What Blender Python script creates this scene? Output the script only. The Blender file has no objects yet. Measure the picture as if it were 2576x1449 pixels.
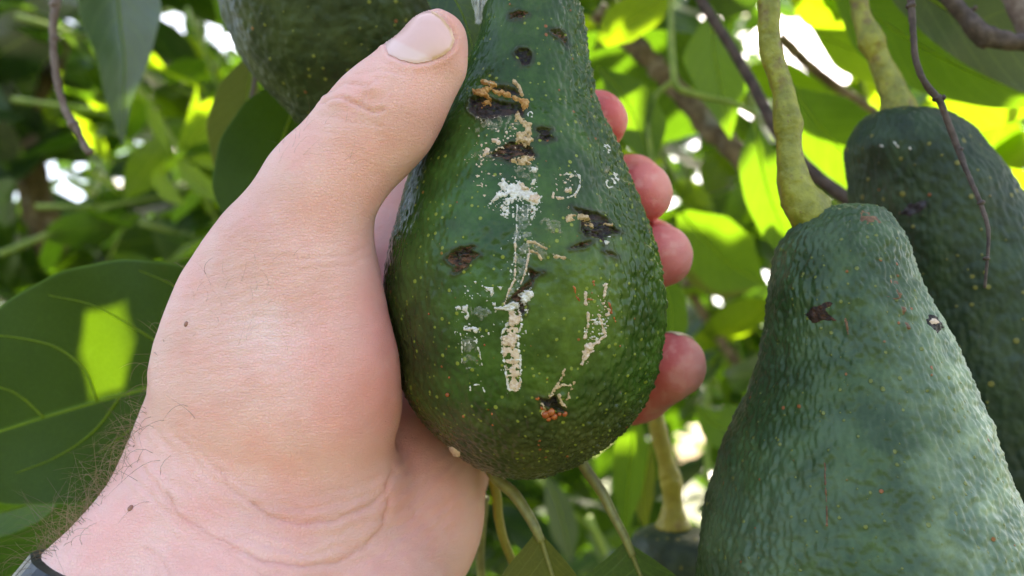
import bpy, math, random
import numpy as np
from mathutils import Vector, Matrix
from mathutils.bvhtree import BVHTree

# ------------------------------------------------------------------ camera, sky, sun, exposure
SC = bpy.context.scene
COL = SC.collection
random.seed(7)
PITCH = math.radians(12)
cam_d = bpy.data.cameras.new('camera')
cam = bpy.data.objects.new('camera', cam_d)
COL.objects.link(cam)
cam.location = (0, 0, 1.55)
cam.rotation_euler = (math.radians(90) + PITCH, 0, 0)
cam_d.sensor_width = 36
cam_d.lens = 30
cam_d.clip_start = 0.01
cam_d.clip_end = 2000
cam_d.dof.use_dof = True
cam_d.dof.focus_distance = 0.222
cam_d.dof.aperture_fstop = 10.0
SC.camera = cam

SUN_EL, SUN_AZ = 52.0, 24.0       # azimuth measured from +Y towards +X
world = bpy.data.worlds.new('World')
SC.world = world
world.use_nodes = True
wn = world.node_tree
sky = wn.nodes.new('ShaderNodeTexSky')
sky.sky_type = 'NISHITA'
sky.sun_disc = False
sky.sun_elevation = math.radians(SUN_EL)
sky.sun_rotation = math.radians(SUN_AZ)
sky.dust_density = 4.0
sky.air_density = 1.0
sky.ozone_density = 0.6
wn.links.new(sky.outputs[0], wn.nodes['Background'].inputs[0])
wn.nodes['Background'].inputs[1].default_value = 0.14

sun_d = bpy.data.lights.new('sun', 'SUN')
sun_d.energy = 5.0
sun_d.angle = math.radians(0.5)
sun_d.color = (1.0, 0.95, 0.86)
sun = bpy.data.objects.new('sun', sun_d)
COL.objects.link(sun)
_e, _a = math.radians(SUN_EL), math.radians(SUN_AZ)
SUNV = Vector((math.sin(_a) * math.cos(_e), math.cos(_a) * math.cos(_e), math.sin(_e)))
sun.rotation_euler = (-SUNV).to_track_quat('-Z', 'Y').to_euler()

vs = SC.view_settings
vs.view_transform = 'Standard'
vs.look = 'None'
vs.gamma = 1
vs.use_curve_mapping = False
vs.exposure = 2.4
vs.use_white_balance = True
vs.white_balance_temperature = 7300
vs.white_balance_tint = 10
SC.cycles.use_denoising = True
SC.cycles.max_bounces = 8
SC.cycles.sample_clamp_indirect = 8

# ------------------------------------------------------------------ placement helpers
CM = Matrix.Translation(cam.location) @ cam.rotation_euler.to_matrix().to_4x4()
CMn = np.array(CM)
K = 1.2 / 2576.0                    # metres per picture unit at one metre

def loc(px, py, d):                 # numpy: picture position and distance -> camera frame
    px = np.asarray(px, float); py = np.asarray(py, float); d = np.asarray(d, float)
    px, py, d = np.broadcast_arrays(px, py, d)
    return np.stack([(px - 1288) * K * d, -(py - 724.5) * K * d, -d], -1)

def to_world(v):
    v = np.asarray(v, float)
    return v @ CMn[:3, :3].T + CMn[:3, 3]

def to_cam(v):
    return (np.asarray(v, float) - CMn[:3, 3]) @ CMn[:3, :3]

def proj(vc):                       # camera frame -> picture position
    d = -vc[..., 2]
    return vc[..., 0] / (K * d) + 1288, -vc[..., 1] / (K * d) + 724.5

def P(px, py, d):
    return to_world(loc(px, py, d))

# ------------------------------------------------------------------ numpy noise
def _hash(ix, iy, iz, s=0):
    h = (ix.astype(np.int64) * 374761393 + iy.astype(np.int64) * 668265263 + iz.astype(np.int64) * 2147483647 + s * 974634777) & 0xffffffff
    h = ((h ^ (h >> 13)) * 1274126177) & 0xffffffff
    h = ((h ^ (h >> 16)) * 2246822519) & 0xffffffff
    return ((h ^ (h >> 15)) & 0xffffff) / float(0xffffff)

def vnoise(p, s=0):
    i = np.floor(p).astype(np.int64); f = p - i
    f = f * f * (3 - 2 * f)
    r = 0
    for dx in (0, 1):
        wx = f[..., 0] if dx else 1 - f[..., 0]
        for dy in (0, 1):
            wy = f[..., 1] if dy else 1 - f[..., 1]
            for dz in (0, 1):
                wz = f[..., 2] if dz else 1 - f[..., 2]
                r = r + wx * wy * wz * _hash(i[..., 0] + dx, i[..., 1] + dy, i[..., 2] + dz, s)
    return r * 2 - 1

def fbm(p, oct=4, s=0):
    a, r = 1.0, 0
    for k in range(oct):
        r = r + a * vnoise(p * (2.03 ** k) + 17.3 * k, s + k); a *= 0.5
    return r

def n2(px, py, scale, s=0, oct=3):
    p = np.stack([px / scale, py / scale, np.full_like(px, 3.7 + s)], -1)
    return fbm(p, oct, s)

def worley(p, s=0):
    i = np.floor(p).astype(np.int64)
    best = np.full(p.shape[:-1], 9.0)
    for dx in (-1, 0, 1):
        for dy in (-1, 0, 1):
            for dz in (-1, 0, 1):
                c = i + np.array([dx, dy, dz])
                q = np.stack([c[..., k] + _hash(c[..., 0], c[..., 1], c[..., 2], s + 11 + k) for k in range(3)], -1)
                best = np.minimum(best, ((q - p) ** 2).sum(-1))
    return np.sqrt(best)

def sstep(a, b, x):
    t = np.clip((x - a) / (b - a), 0, 1)
    return t * t * (3 - 2 * t)

def seg_dist(px, py, line, w=None):
    """distance to a polyline; optional half width per point is subtracted"""
    best = np.full(px.shape, 1e9)
    for k in range(len(line) - 1):
        ax, ay = line[k][0], line[k][1]; bx, by = line[k + 1][0], line[k + 1][1]
        vx, vy = bx - ax, by - ay
        t = np.clip(((px - ax) * vx + (py - ay) * vy) / (vx * vx + vy * vy + 1e-9), 0, 1)
        d = np.hypot(px - ax - t * vx, py - ay - t * vy)
        if w is not None:
            d = d - (w[k] + t * (w[k + 1] - w[k]))
        best = np.minimum(best, d)
    return best

def poly_sd(px, py, poly):
    """signed distance to a polygon, negative inside"""
    d = seg_dist(px, py, list(poly) + [poly[0]])
    ins = np.zeros(px.shape, bool)
    n = len(poly)
    for k in range(n):
        x0, y0 = poly[k]; x1, y1 = poly[(k + 1) % n]
        if y0 == y1: continue
        c = ((y0 > py) != (y1 > py)) & (px < (x1 - x0) * (py - y0) / (y1 - y0) + x0)
        ins ^= c
    return np.where(ins, -d, d)

def catmull(pts, t):
    """smooth curve through rows of pts at t in 0..1 (chord length)"""
    pts = np.asarray(pts, float)
    L = np.r_[0, np.cumsum(np.sqrt((np.diff(pts[:, :2], axis=0) ** 2).sum(1)) + 1e-6)]
    L /= L[-1]
    m = np.gradient(pts, L, axis=0)
    t = np.clip(np.asarray(t, float), 0, 1)
    k = np.clip(np.searchsorted(L, t, side='right') - 1, 0, len(L) - 2)
    h = (L[k + 1] - L[k]); u = (t - L[k]) / h
    u = u[:, None]; h = h[:, None]
    return (2*u**3 - 3*u**2 + 1) * pts[k] + (u**3 - 2*u**2 + u) * h * m[k] + (-2*u**3 + 3*u**2) * pts[k + 1] + (u**3 - u**2) * h * m[k + 1]

# ------------------------------------------------------------------ object helpers
def mesh_from(name, v, f, mat=None, colors=None, uv=None, smooth=True):
    me = bpy.data.meshes.new(name)
    me.from_pydata(np.asarray(v, float).tolist(), [], f.tolist() if isinstance(f, np.ndarray) else f)
    if mat: me.materials.append(mat)
    if smooth: me.polygons.foreach_set('use_smooth', [True] * len(me.polygons))
    if colors is not None:
        for cname, c in colors.items():
            ca = me.color_attributes.new(cname, 'FLOAT_COLOR', 'POINT')
            buf = np.ones((len(v), 4)); buf[:, :3] = c
            ca.data.foreach_set('color', buf.ravel())
    if uv is not None:
        ul = me.uv_layers.new(name='UVMap')
        li = np.empty(len(me.loops), int); me.loops.foreach_get('vertex_index', li)
        ul.data.foreach_set('uv', np.asarray(uv, float)[li].ravel())
    me.update()
    return me

def add(name, me, parent=None, loc_=None):
    o = bpy.data.objects.new(name, me)
    COL.objects.link(o)
    if loc_ is not None: o.location = loc_
    if parent: o.parent = parent
    return o

def tag(o, label=None, cat=None, group=None, kind=None):
    if label: o['label'] = label
    if cat: o['category'] = cat
    if group: o['group'] = group
    if kind: o['kind'] = kind
    return o

def thing(name, at, label, cat, group=None):
    o = bpy.data.objects.new(name, None)
    COL.objects.link(o)
    o.location = Vector(at)
    o.empty_display_size = 0.02
    return tag(o, label, cat, group)

def part(name, parent, v, f, mat, colors=None, uv=None, smooth=True, base=None):
    """v in world coordinates; stored relative to the parent's place"""
    b = np.array(base if base is not None else world_loc(parent))
    return add(name, mesh_from(name, np.asarray(v) - b, f, mat, colors, uv, smooth), parent)

def world_loc(o):
    l = Vector(o.location)
    while o.parent: o = o.parent; l = l + o.location
    return l

def grid_faces(nr, nc, wrap=False):
    r = np.arange(nr - 1)[:, None]; c = np.arange(nc if wrap else nc - 1)[None, :]
    a = r * nc + c; b = r * nc + (c + 1) % nc
    return np.stack([a, b, b + nc, a + nc], -1).reshape(-1, 4)

def tube(path, rad, sides=10, cap=True, rough=0.0, seed=0, sub=6):
    """smooth tube through world points (n,3) with radii"""
    path = np.asarray(path, float); rad = np.asarray(rad, float)
    n = len(path)
    L = np.r_[0, np.cumsum(np.linalg.norm(np.diff(path, axis=0), axis=1))]; L /= L[-1]
    T = np.linspace(0, 1, (n - 1) * sub + 1)
    data = np.c_[path, rad]
    m = np.gradient(data, L, axis=0)
    k = np.clip(np.searchsorted(L, T, side='right') - 1, 0, n - 2)
    h = (L[k + 1] - L[k])[:, None]; u = ((T - L[k]) / h[:, 0])[:, None]
    d = (2*u**3 - 3*u**2 + 1) * data[k] + (u**3 - 2*u**2 + u) * h * m[k] + (-2*u**3 + 3*u**2) * data[k + 1] + (u**3 - u**2) * h * m[k + 1]
    p, r = d[:, :3], np.maximum(d[:, 3], 1e-5)
    tan = np.gradient(p, axis=0); tan /= np.linalg.norm(tan, axis=1)[:, None] + 1e-12
    ref = np.array([0.31, 0.9, 0.2]); 
    vs_, N = [], len(p)
    a = np.linspace(0, 2 * np.pi, sides, endpoint=False)
    x = np.cross(tan[0], ref); x /= np.linalg.norm(x)
    for i in range(N):
        x = x - tan[i] * (x @ tan[i]); x /= np.linalg.norm(x) + 1e-12
        y = np.cross(tan[i], x)
        ring = p[i] + r[i] * (np.cos(a)[:, None] * x + np.sin(a)[:, None] * y)
        vs_.append(ring)
    v = np.concatenate(vs_)
    if rough:
        c = np.repeat(p, sides, 0); nn = v - c
        q = v / (np.repeat(r, sides)[:, None].mean() * 0.9)
        v = c + nn * (1 + rough * fbm(q, 3, seed))[:, None]
    f = grid_faces(N, sides, True).tolist()
    if cap:
        f.append(list(range(sides))[::-1]); f.append(list(range((N - 1) * sides, N * sides)))
    return v, f

def ptube(pts, **kw):
    """tube from (px, py, d, r_px)"""
    a = np.array(pts, float)
    return tube(P(a[:, 0], a[:, 1], a[:, 2]), a[:, 3] * K * a[:, 2], **kw)

# ------------------------------------------------------------------ materials
class NT:
    def __init__(s, name):
        s.m = bpy.data.materials.new(name); s.m.use_nodes = True
        s.t = s.m.node_tree; s.t.nodes.clear()
        s.out = s.n('ShaderNodeOutputMaterial')
    def n(s, typ, **kw):
        nd = s.t.nodes.new(typ)
        for k, v in kw.items():
            if k.startswith('i_'):
                nd.inputs[k[2:].replace('_', ' ')].default_value = v
            else: setattr(nd, k, v)
        return nd
    def l(s, a, b): s.t.links.new(a, b)
    def noise(s, vec, scale, detail=3, rough=0.5):
        nd = s.n('ShaderNodeTexNoise'); nd.inputs['Scale'].default_value = scale
        nd.inputs['Detail'].default_value = detail; nd.inputs['Roughness'].default_value = rough
        if vec is not None: s.l(vec, nd.inputs['Vector'])
        return nd.outputs['Fac']
    def vor(s, vec, scale, out='Distance', feature='F1'):
        nd = s.n('ShaderNodeTexVoronoi'); nd.feature = feature; nd.inputs['Scale'].default_value = scale
        if vec is not None: s.l(vec, nd.inputs['Vector'])
        return nd.outputs[out]
    def ramp(s, fac, a, b, lo=0.0, hi=1.0):
        nd = s.n('ShaderNodeMapRange'); nd.interpolation_type = 'SMOOTHSTEP'
        for k, v in (('From Min', a), ('From Max', b), ('To Min', lo), ('To Max', hi)): nd.inputs[k].default_value = v
        s.l(fac, nd.inputs['Value']); return nd.outputs['Result']
    def mix(s, fac, a, b, mode='MIX'):
        nd = s.n('ShaderNodeMix'); nd.data_type = 'RGBA'; nd.blend_type = mode
        for sock, v in ((nd.inputs[0], fac), (nd.inputs[6], a), (nd.inputs[7], b)):
            if isinstance(v, (int, float)): sock.default_value = v
            elif isinstance(v, tuple): sock.default_value = (*v[:3], 1)
            else: s.l(v, sock)
        return nd.outputs[2]
    def math(s, op, a, b=None):
        nd = s.n('ShaderNodeMath'); nd.operation = op
        for sock, v in ((nd.inputs[0], a), (nd.inputs[1], b)):
            if v is None: continue
            if isinstance(v, (int, float)): sock.default_value = v
            else: s.l(v, sock)
        return nd.outputs[0]
    def bump(s, h, dist, strength=1.0, normal=None):
        nd = s.n('ShaderNodeBump'); nd.inputs['Distance'].default_value = dist; nd.inputs['Strength'].default_value = strength
        s.l(h, nd.inputs['Height'])
        if normal is not None: s.l(normal, nd.inputs['Normal'])
        return nd.outputs[0]
    def obj(s): return s.n('ShaderNodeTexCoord').outputs['Object']
    def mapping(s, vec, scale, rot=(0, 0, 0)):
        nd = s.n('ShaderNodeMapping'); nd.inputs['Scale'].default_value = scale; nd.inputs['Rotation'].default_value = rot
        s.l(vec, nd.inputs['Vector']); return nd.outputs[0]
    def attr(s, name):
        return s.n('ShaderNodeAttribute', attribute_name=name).outputs['Color']
    def pbsdf(s, color, rough, normal=None, **kw):
        b = s.n('ShaderNodeBsdfPrincipled')
        if isinstance(color, tuple): b.inputs['Base Color'].default_value = (*color, 1)
        else: s.l(color, b.inputs['Base Color'])
        if isinstance(rough, (int, float)): b.inputs['Roughness'].default_value = rough
        else: s.l(rough, b.inputs['Roughness'])
        if normal is not None: s.l(normal, b.inputs['Normal'])
        for k, v in kw.items():
            b.inputs[k.replace('_', ' ')].default_value = v
        s.l(b.outputs[0], s.out.inputs[0])
        return b

def avocado_material(name, dots=(0.30, 0.33, 0.05), red=(0.30, 0.09, 0.03), scale=250.0, bloom=0.0, rough=0.36, bumpd=0.00035, dsz=0.30, spec=0.28, coat=0.05, coat_r=0.25):
    t = NT(name); o = t.obj()
    base = t.attr('tint')
    nz = t.noise(o, 90, 5, 0.6)
    c = t.mix(t.ramp(nz, 0.35, 0.7), t.mix(1.0, base, (0.62, 0.66, 0.62), 'MULTIPLY'), t.mix(1.0, base, (1.4, 1.28, 1.15), 'MULTIPLY'))
    fine = t.noise(o, 900, 2)
    c = t.mix(t.math('MULTIPLY', t.ramp(fine, 0.45, 0.75), 0.35), c, t.mix(1.0, c, (0.6, 0.62, 0.6), 'MULTIPLY'))
    if bloom:
        bl = t.noise(o, 38, 4, 0.65)
        c = t.mix(t.math('MULTIPLY', t.ramp(bl, 0.42, 0.72), bloom), c, (0.110, 0.170, 0.105))
    nd = t.n('ShaderNodeTexVoronoi'); nd.inputs['Scale'].default_value = scale; t.l(o, nd.inputs['Vector'])
    size = t.n('ShaderNodeSeparateColor'); t.l(nd.outputs['Color'], size.inputs[0])
    lim = t.math('MULTIPLY', t.math('POWER', size.outputs[0], 1.5), dsz)
    dd = t.math('SUBTRACT', lim, nd.outputs['Distance'])
    m1 = t.ramp(dd, -0.02, 0.09)
    ispot = t.ramp(size.outputs[1], 0.90, 0.93)
    dc = t.mix(ispot, dots, red)
    c = t.mix(t.math('MULTIPLY', m1, 0.8), c, dc)
    h = t.math('ADD', t.math('MULTIPLY', m1, 0.6), t.math('MULTIPLY', t.noise(o, 420, 3), 0.6))
    n1 = t.bump(h, bumpd, 0.6)
    pores = t.noise(o, 1800, 2)
    n2_ = t.bump(pores, 0.00006, 0.7, n1)
    rr = t.ramp(t.noise(o, 60, 4), 0.3, 0.7, rough - 0.07, rough + 0.12)
    b = t.pbsdf(c, rr, n2_, Specular_IOR_Level=spec)
    b.inputs['Coat Weight'].default_value = coat
    b.inputs['Coat Roughness'].default_value = coat_r
    return t.m

def skin_material():
    t = NT('skin'); o = t.obj()
    base = t.attr('tint')
    mot = t.noise(o, 70, 5, 0.6)
    c = t.mix(t.ramp(mot, 0.35, 0.7), base, t.mix(1.0, base, (1.0, 0.88, 0.87), 'MULTIPLY'))
    mot2 = t.noise(o, 220, 3, 0.6)
    c = t.mix(t.math('MULTIPLY', t.ramp(mot2, 0.5, 0.75), 0.4), c, t.mix(1.0, c, (1.06, 1.05, 1.02), 'MULTIPLY'))
    sp = t.noise(o, 1400, 2)
    c = t.mix(t.math('MULTIPLY', t.ramp(sp, 0.5, 0.8), 0.25), c, t.mix(1.0, c, (1.12, 1.12, 1.12), 'MULTIPLY'))
    lines = t.noise(t.mapping(o, (260, 900, 1900), (0, math.radians(-12), 0)), 1.0, 3, 0.6)
    cell = t.vor(o, 1300, 'Distance', 'DISTANCE_TO_EDGE')
    h = t.math('ADD', t.math('MULTIPLY', lines, 0.8), t.math('MULTIPLY', t.ramp(cell, 0.0, 0.12), 0.35))
    h = t.math('ADD', h, t.math('MULTIPLY', t.noise(o, 2600, 2), 0.4))
    n = t.bump(h, 0.00032, 0.9)
    b = t.pbsdf(c, 0.48, n, Specular_IOR_Level=0.42)
    b.inputs['Subsurface Weight'].default_value = 0.30
    b.inputs['Subsurface Radius'].default_value = (1.0, 0.30, 0.15)
    b.inputs['Subsurface Scale'].default_value = 0.0022
    return t.m

def leaf_material(name, top, trans, tw=0.45, rough=0.38, vein=(0.16, 0.22, 0.03), nveins=9.0, spots=0.15, vein_w=0.5, gloss=0.45):
    """blade colour with side veins from the leaf's own UV (u across, v along)"""
    t = NT(name)
    uv = t.n('ShaderNodeTexCoord').outputs['UV']
    sep = t.n('ShaderNodeSeparateXYZ'); t.l(uv, sep.inputs[0])
    au = t.math('ABSOLUTE', t.math('SUBTRACT', sep.outputs[0], 0.5))      # 0..0.5
    o = t.obj()
    wob = t.math('MULTIPLY', t.math('SUBTRACT', t.noise(o, 40, 2), 0.5), 0.06)
    ph = t.math('FRACT', t.math('MULTIPLY', t.math('SUBTRACT', t.math('ADD', sep.outputs[1], wob), t.math('MULTIPLY', t.math('POWER', au, 1.25), 0.55)), nveins))
    dv = t.math('ABSOLUTE', t.math('SUBTRACT', ph, 0.5))
    side = t.ramp(dv, 0.0, 0.05, 1.0, 0.0)
    net = t.ramp(t.vor(o, 420, 'Distance', 'DISTANCE_TO_EDGE'), 0.0, 0.07, 1.0, 0.0)
    mid = t.ramp(au, 0.004, 0.02, 1.0, 0.0)
    edge = t.ramp(au, 0.487, 0.497, 0.0, 1.0)
    vm = t.math('MAXIMUM', t.math('MAXIMUM', t.math('MULTIPLY', side, vein_w), mid), t.math('MULTIPLY', edge, 0.8))
    vm = t.math('MAXIMUM', vm, t.math('MULTIPLY', net, 0.16))
    var = t.noise(o, 26, 4, 0.6)
    tc = t.mix(t.ramp(var, 0.3, 0.75), t.mix(1.0, top, (0.7, 0.75, 0.7), 'MULTIPLY'), t.mix(1.0, top, (1.3, 1.2, 1.1), 'MULTIPLY'))
    sp = t.ramp(t.noise(o, 160, 3, 0.7), 0.66, 0.74)
    tc = t.mix(t.math('MULTIPLY', sp, spots), tc, (0.12, 0.05, 0.02))
    c = t.mix(vm, tc, vein)
    tr = t.mix(t.math('MULTIPLY', vm, 0.6), trans, tuple(min(1, x * 1.6 + 0.02) for x in trans))
    tr = t.mix(t.ramp(var, 0.3, 0.8), t.mix(1.0, tr, (0.75, 0.8, 0.6), 'MULTIPLY'), tr)
    n = t.bump(t.math('SUBTRACT', t.math('MULTIPLY', t.noise(o, 120, 3), 0.5), t.math('MULTIPLY', vm, 0.5)), 0.0004, 0.8)
    b = t.n('ShaderNodeBsdfPrincipled')
    t.l(c, b.inputs['Base Color']); b.inputs['Roughness'].default_value = rough; t.l(n, b.inputs['Normal'])
    b.inputs['Specular IOR Level'].default_value = gloss
    tb = t.n('ShaderNodeBsdfTranslucent'); t.l(tr, tb.inputs[0])
    mx = t.n('ShaderNodeMixShader'); mx.inputs[0].default_value = tw
    t.l(b.outputs[0], mx.inputs[1]); t.l(tb.outputs[0], mx.inputs[2])
    t.l(mx.outputs[0], t.out.inputs[0])
    return t.m

def bark_material(name, a, b_, scale=160, rough=0.75, spot=None, bd=0.0006):
    t = NT(name); o = t.obj()
    n0 = t.noise(o, scale, 5, 0.65)
    c = t.mix(t.ramp(n0, 0.35, 0.68), a, b_)
    if spot: c = t.mix(t.math('MULTIPLY', t.ramp(t.noise(o, scale * 0.55, 3, 0.6), 0.56, 0.70), 0.6), c, spot)
    if spot:
        c = t.mix(t.math('MULTIPLY', t.ramp(t.noise(o, scale * 3.2, 3, 0.7), 0.60, 0.72), 0.75), c, spot)
    n = t.bump(t.math('ADD', n0, t.math('MULTIPLY', t.noise(o, scale * 5, 3), 0.5)), bd, 0.8)
    t.pbsdf(c, rough, n)
    return t.m

def simple(name, a, b_, scale, rough=0.6, bd=0.0002, **kw):
    t = NT(name); o = t.obj()
    n0 = t.noise(o, scale, 4, 0.6)
    c = t.mix(t.ramp(n0, 0.35, 0.68), a, b_)
    n = t.bump(t.noise(o, scale * 2.5, 4, 0.7), bd, 0.9)
    t.pbsdf(c, rough, n, **kw)
    return t.m

M_A1 = avocado_material('avocado_skin_glossy', dots=(0.24, 0.28, 0.04), scale=520, rough=0.27, dsz=0.32, spec=0.20, coat=0.16, coat_r=0.10)
M_A2 = avocado_material('avocado_skin_waxy', dots=(0.17, 0.19, 0.045), scale=420, bloom=0.4, rough=0.38, bumpd=0.0007, dsz=0.30)
M_A3 = avocado_material('avocado_skin_dull', dots=(0.20, 0.18, 0.04), scale=260, bloom=0.15, rough=0.48, bumpd=0.0006)
M_A4 = avocado_material('avocado_skin_matte', dots=(0.24, 0.26, 0.04), scale=360, rough=0.50, bumpd=0.0005)  # rough matte skin with pale dots
M_SKIN = skin_material()
M_NAIL = simple('nail', (0.60, 0.39, 0.34), (0.68, 0.47, 0.42), 120, 0.28, 0.00002)
M_HAIR = simple('body_hair', (0.14, 0.085, 0.045), (0.34, 0.23, 0.13), 60, 0.45)
M_LEAF_D = leaf_material('leaf_dark', (0.014, 0.038, 0.014), (0.15, 0.33, 0.012), 0.30, 0.30)
M_LEAF_M = leaf_material('leaf_mid', (0.030, 0.065, 0.014), (0.24, 0.46, 0.014), 0.40, 0.34)
M_LEAF_Y = leaf_material('leaf_sunlit_yellow', (0.09, 0.14, 0.015), (0.43, 0.66, 0.018), 0.50, 0.40, vein=(0.28, 0.33, 0.04))  # yellow green of sunlit leaves put into the material colour
M_LEAF_B = leaf_material('leaf_glossy_upper_side', (0.030, 0.060, 0.036), (0.15, 0.28, 0.02), 0.20, 0.30, gloss=1.0)
M_LEAF_BIG = leaf_material('leaf_big', (0.006, 0.018, 0.010), (0.24, 0.44, 0.012), 0.24, 0.42, vein=(0.05, 0.10, 0.03), nveins=5.0, spots=0.1, vein_w=0.0, gloss=0.2)
M_LEAF_F = leaf_material('leaf_glinting', (0.012, 0.032, 0.014), (0.14, 0.30, 0.008), 0.25, 0.16, gloss=1.0)
def rib_material():
    t = NT('leaf_rib'); o = t.obj()
    c = t.mix(t.noise(o, 120, 3), (0.05, 0.09, 0.025), (0.10, 0.15, 0.04))
    b = t.n('ShaderNodeBsdfPrincipled'); t.l(c, b.inputs['Base Color']); b.inputs['Roughness'].default_value = 0.5
    tb = t.n('ShaderNodeBsdfTranslucent'); tb.inputs[0].default_value = (0.80, 0.95, 0.10, 1)
    mx = t.n('ShaderNodeMixShader'); mx.inputs[0].default_value = 0.6
    t.l(b.outputs[0], mx.inputs[1]); t.l(tb.outputs[0], mx.inputs[2]); t.l(mx.outputs[0], t.out.inputs[0])
    return t.m
M_RIB = rib_material()
M_LEAF_O = leaf_material('leaf_olive', (0.060, 0.072, 0.014), (0.26, 0.32, 0.015), 0.36, 0.50, vein=(0.24, 0.24, 0.06), nveins=12)
M_PED = bark_material('fruit_stalk', (0.17, 0.17, 0.014), (0.31, 0.30, 0.032), 150, 0.5, spot=(0.12, 0.04, 0.02), bd=0.0009)
M_PEDY = bark_material('fruit_stalk_yellow', (0.30, 0.25, 0.03), (0.42, 0.36, 0.05), 110, 0.5, spot=(0.22, 0.10, 0.02), bd=0.0008)
M_PET = bark_material('leaf_stalk', (0.17, 0.16, 0.05), (0.27, 0.27, 0.08), 150, 0.42, spot=(0.10, 0.07, 0.03), bd=0.0002)
M_GREEN = bark_material('green_shoot', (0.16, 0.24, 0.03), (0.26, 0.34, 0.05), 120, 0.45, bd=0.0002)
M_BARK = bark_material('branch_bark', (0.09, 0.055, 0.03), (0.26, 0.18, 0.10), 70, 0.85, spot=(0.42, 0.38, 0.32), bd=0.0015)
M_TWIG = bark_material('dark_twig', (0.045, 0.028, 0.026), (0.11, 0.075, 0.065), 200, 0.7, bd=0.0004)
M_TWIGG = bark_material('grey_brown_twig', (0.14, 0.09, 0.08), (0.25, 0.19, 0.17), 200, 0.7, bd=0.0003)

# ------------------------------------------------------------------ ground
def ground():
    t = NT('orchard_floor'); o = t.obj()
    n0 = t.noise(o, 2.2, 6, 0.65)
    c = t.mix(t.ramp(n0, 0.35, 0.65), (0.055, 0.040, 0.022), (0.05, 0.085, 0.02))
    c = t.mix(t.ramp(t.noise(o, 30, 4, 0.7), 0.55, 0.75), c, (0.16, 0.11, 0.06))
    t.pbsdf(c, 0.9, t.bump(t.noise(o, 12, 5, 0.7), 0.05, 0.7))
    n = 60
    g = np.linspace(-1, 1, n); X, Y = np.meshgrid(np.sign(g) * np.abs(g) ** 3 * 800, np.sign(g) * np.abs(g) ** 3 * 800)
    Z = 0.10 * n2(X.ravel(), Y.ravel(), 3.0, 1) * (np.hypot(X, Y).ravel() > 1)
    v = np.c_[X.ravel(), Y.ravel(), Z]
    tag(add('ground', mesh_from('ground', v, grid_faces(n, n), t.m)), kind='structure')
ground()

# ------------------------------------------------------------------ avocados
class Fruit:
    """surface of revolution round a bent axis; prof rows: (py, px centre, half width); axis distance from d0 to d1"""
    def __init__(s, prof, d0, d1, flat=1.0, peb=0.00045, pscale=330, stretch=(1, 1, 0.6), lump=0.0006, seed=1, flat_side=None):
        s.prof = np.array(prof, float); s.d0, s.d1 = d0, d1
        s.flat, s.peb, s.pscale, s.stretch, s.lump, s.seed = flat, peb, pscale, stretch, lump, seed
        s.side = flat_side
        s.dent = None
        s.rows = np.c_[s.prof[:, 2], s.prof[:, 0], s.prof[:, 1]]      # hw, y, cx
    def surf(s, t, th, disp=True):
        """t, th flat arrays -> camera-frame points"""
        tu, inv = np.unique(t, return_inverse=True)
        r = catmull(s.rows, tu)[inv]
        hw, py, cx = np.maximum(r[:, 0], 0.05), r[:, 1], r[:, 2]
        y0, y1 = s.prof[0, 0], s.prof[-1, 0]
        d = s.d0 + (s.d1 - s.d0) * (py - y0) / (y1 - y0)
        c = loc(cx, py, d)
        R = hw * K * d
        p = c + np.stack([R * np.sin(th), 0 * R, R * np.cos(th) * s.flat], -1)
        if disp:
            dn = s.dent(p, th) if s.dent is not None else 0.0
            n = np.stack([np.sin(th), 0 * R, np.cos(th)], -1)
            # tilt the normal along the axis near the ends
            end = np.where(t < 0.5, 1.0, -1.0) * np.clip(1 - R / R.max(), 0, 1) ** 2
            n[:, 1] = end; n /= np.linalg.norm(n, axis=1)[:, None]
            q = p * s.pscale * np.array([s.stretch[0], s.stretch[2], s.stretch[1]])
            w = worley(q, s.seed)
            h = (0.55 - np.clip(w, 0, 1.1)) * s.peb
            wgt = 1.0
            if s.side is not None:
                wgt = s.side(p, th, t)
            h = h * wgt + s.lump * fbm(p * 55, 3, s.seed + 5) + 0.25 * s.peb * wgt * fbm(p * 700, 2, s.seed + 9)
            fade = np.clip(R / (R.max() * 0.12), 0, 1)
            p = p + n * (h * fade - dn)[:, None]
        return p
    def mesh(s, rows=420, front=340, back=90):
        tt = np.linspace(0, 1, rows)
        a = 1.9                                             # half angle of the finely meshed front
        th = np.r_[np.linspace(-a, a, front, endpoint=False), np.linspace(a, 2 * np.pi - a, back, endpoint=False)]
        T, TH = np.meshgrid(tt, th, indexing='ij')
        p = s.surf(T.ravel(), TH.ravel())
        f = grid_faces(rows, len(th), True)
        return p, f

def blob(px, py, cx, cy, rx, ry):
    return np.exp(-(((px - cx) / rx) ** 2 + ((py - cy) / ry) ** 2))

def lerp(c, w, col):
    w = np.clip(w, 0, 1)[:, None]
    return c * (1 - w) + np.array(col) * w

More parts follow.
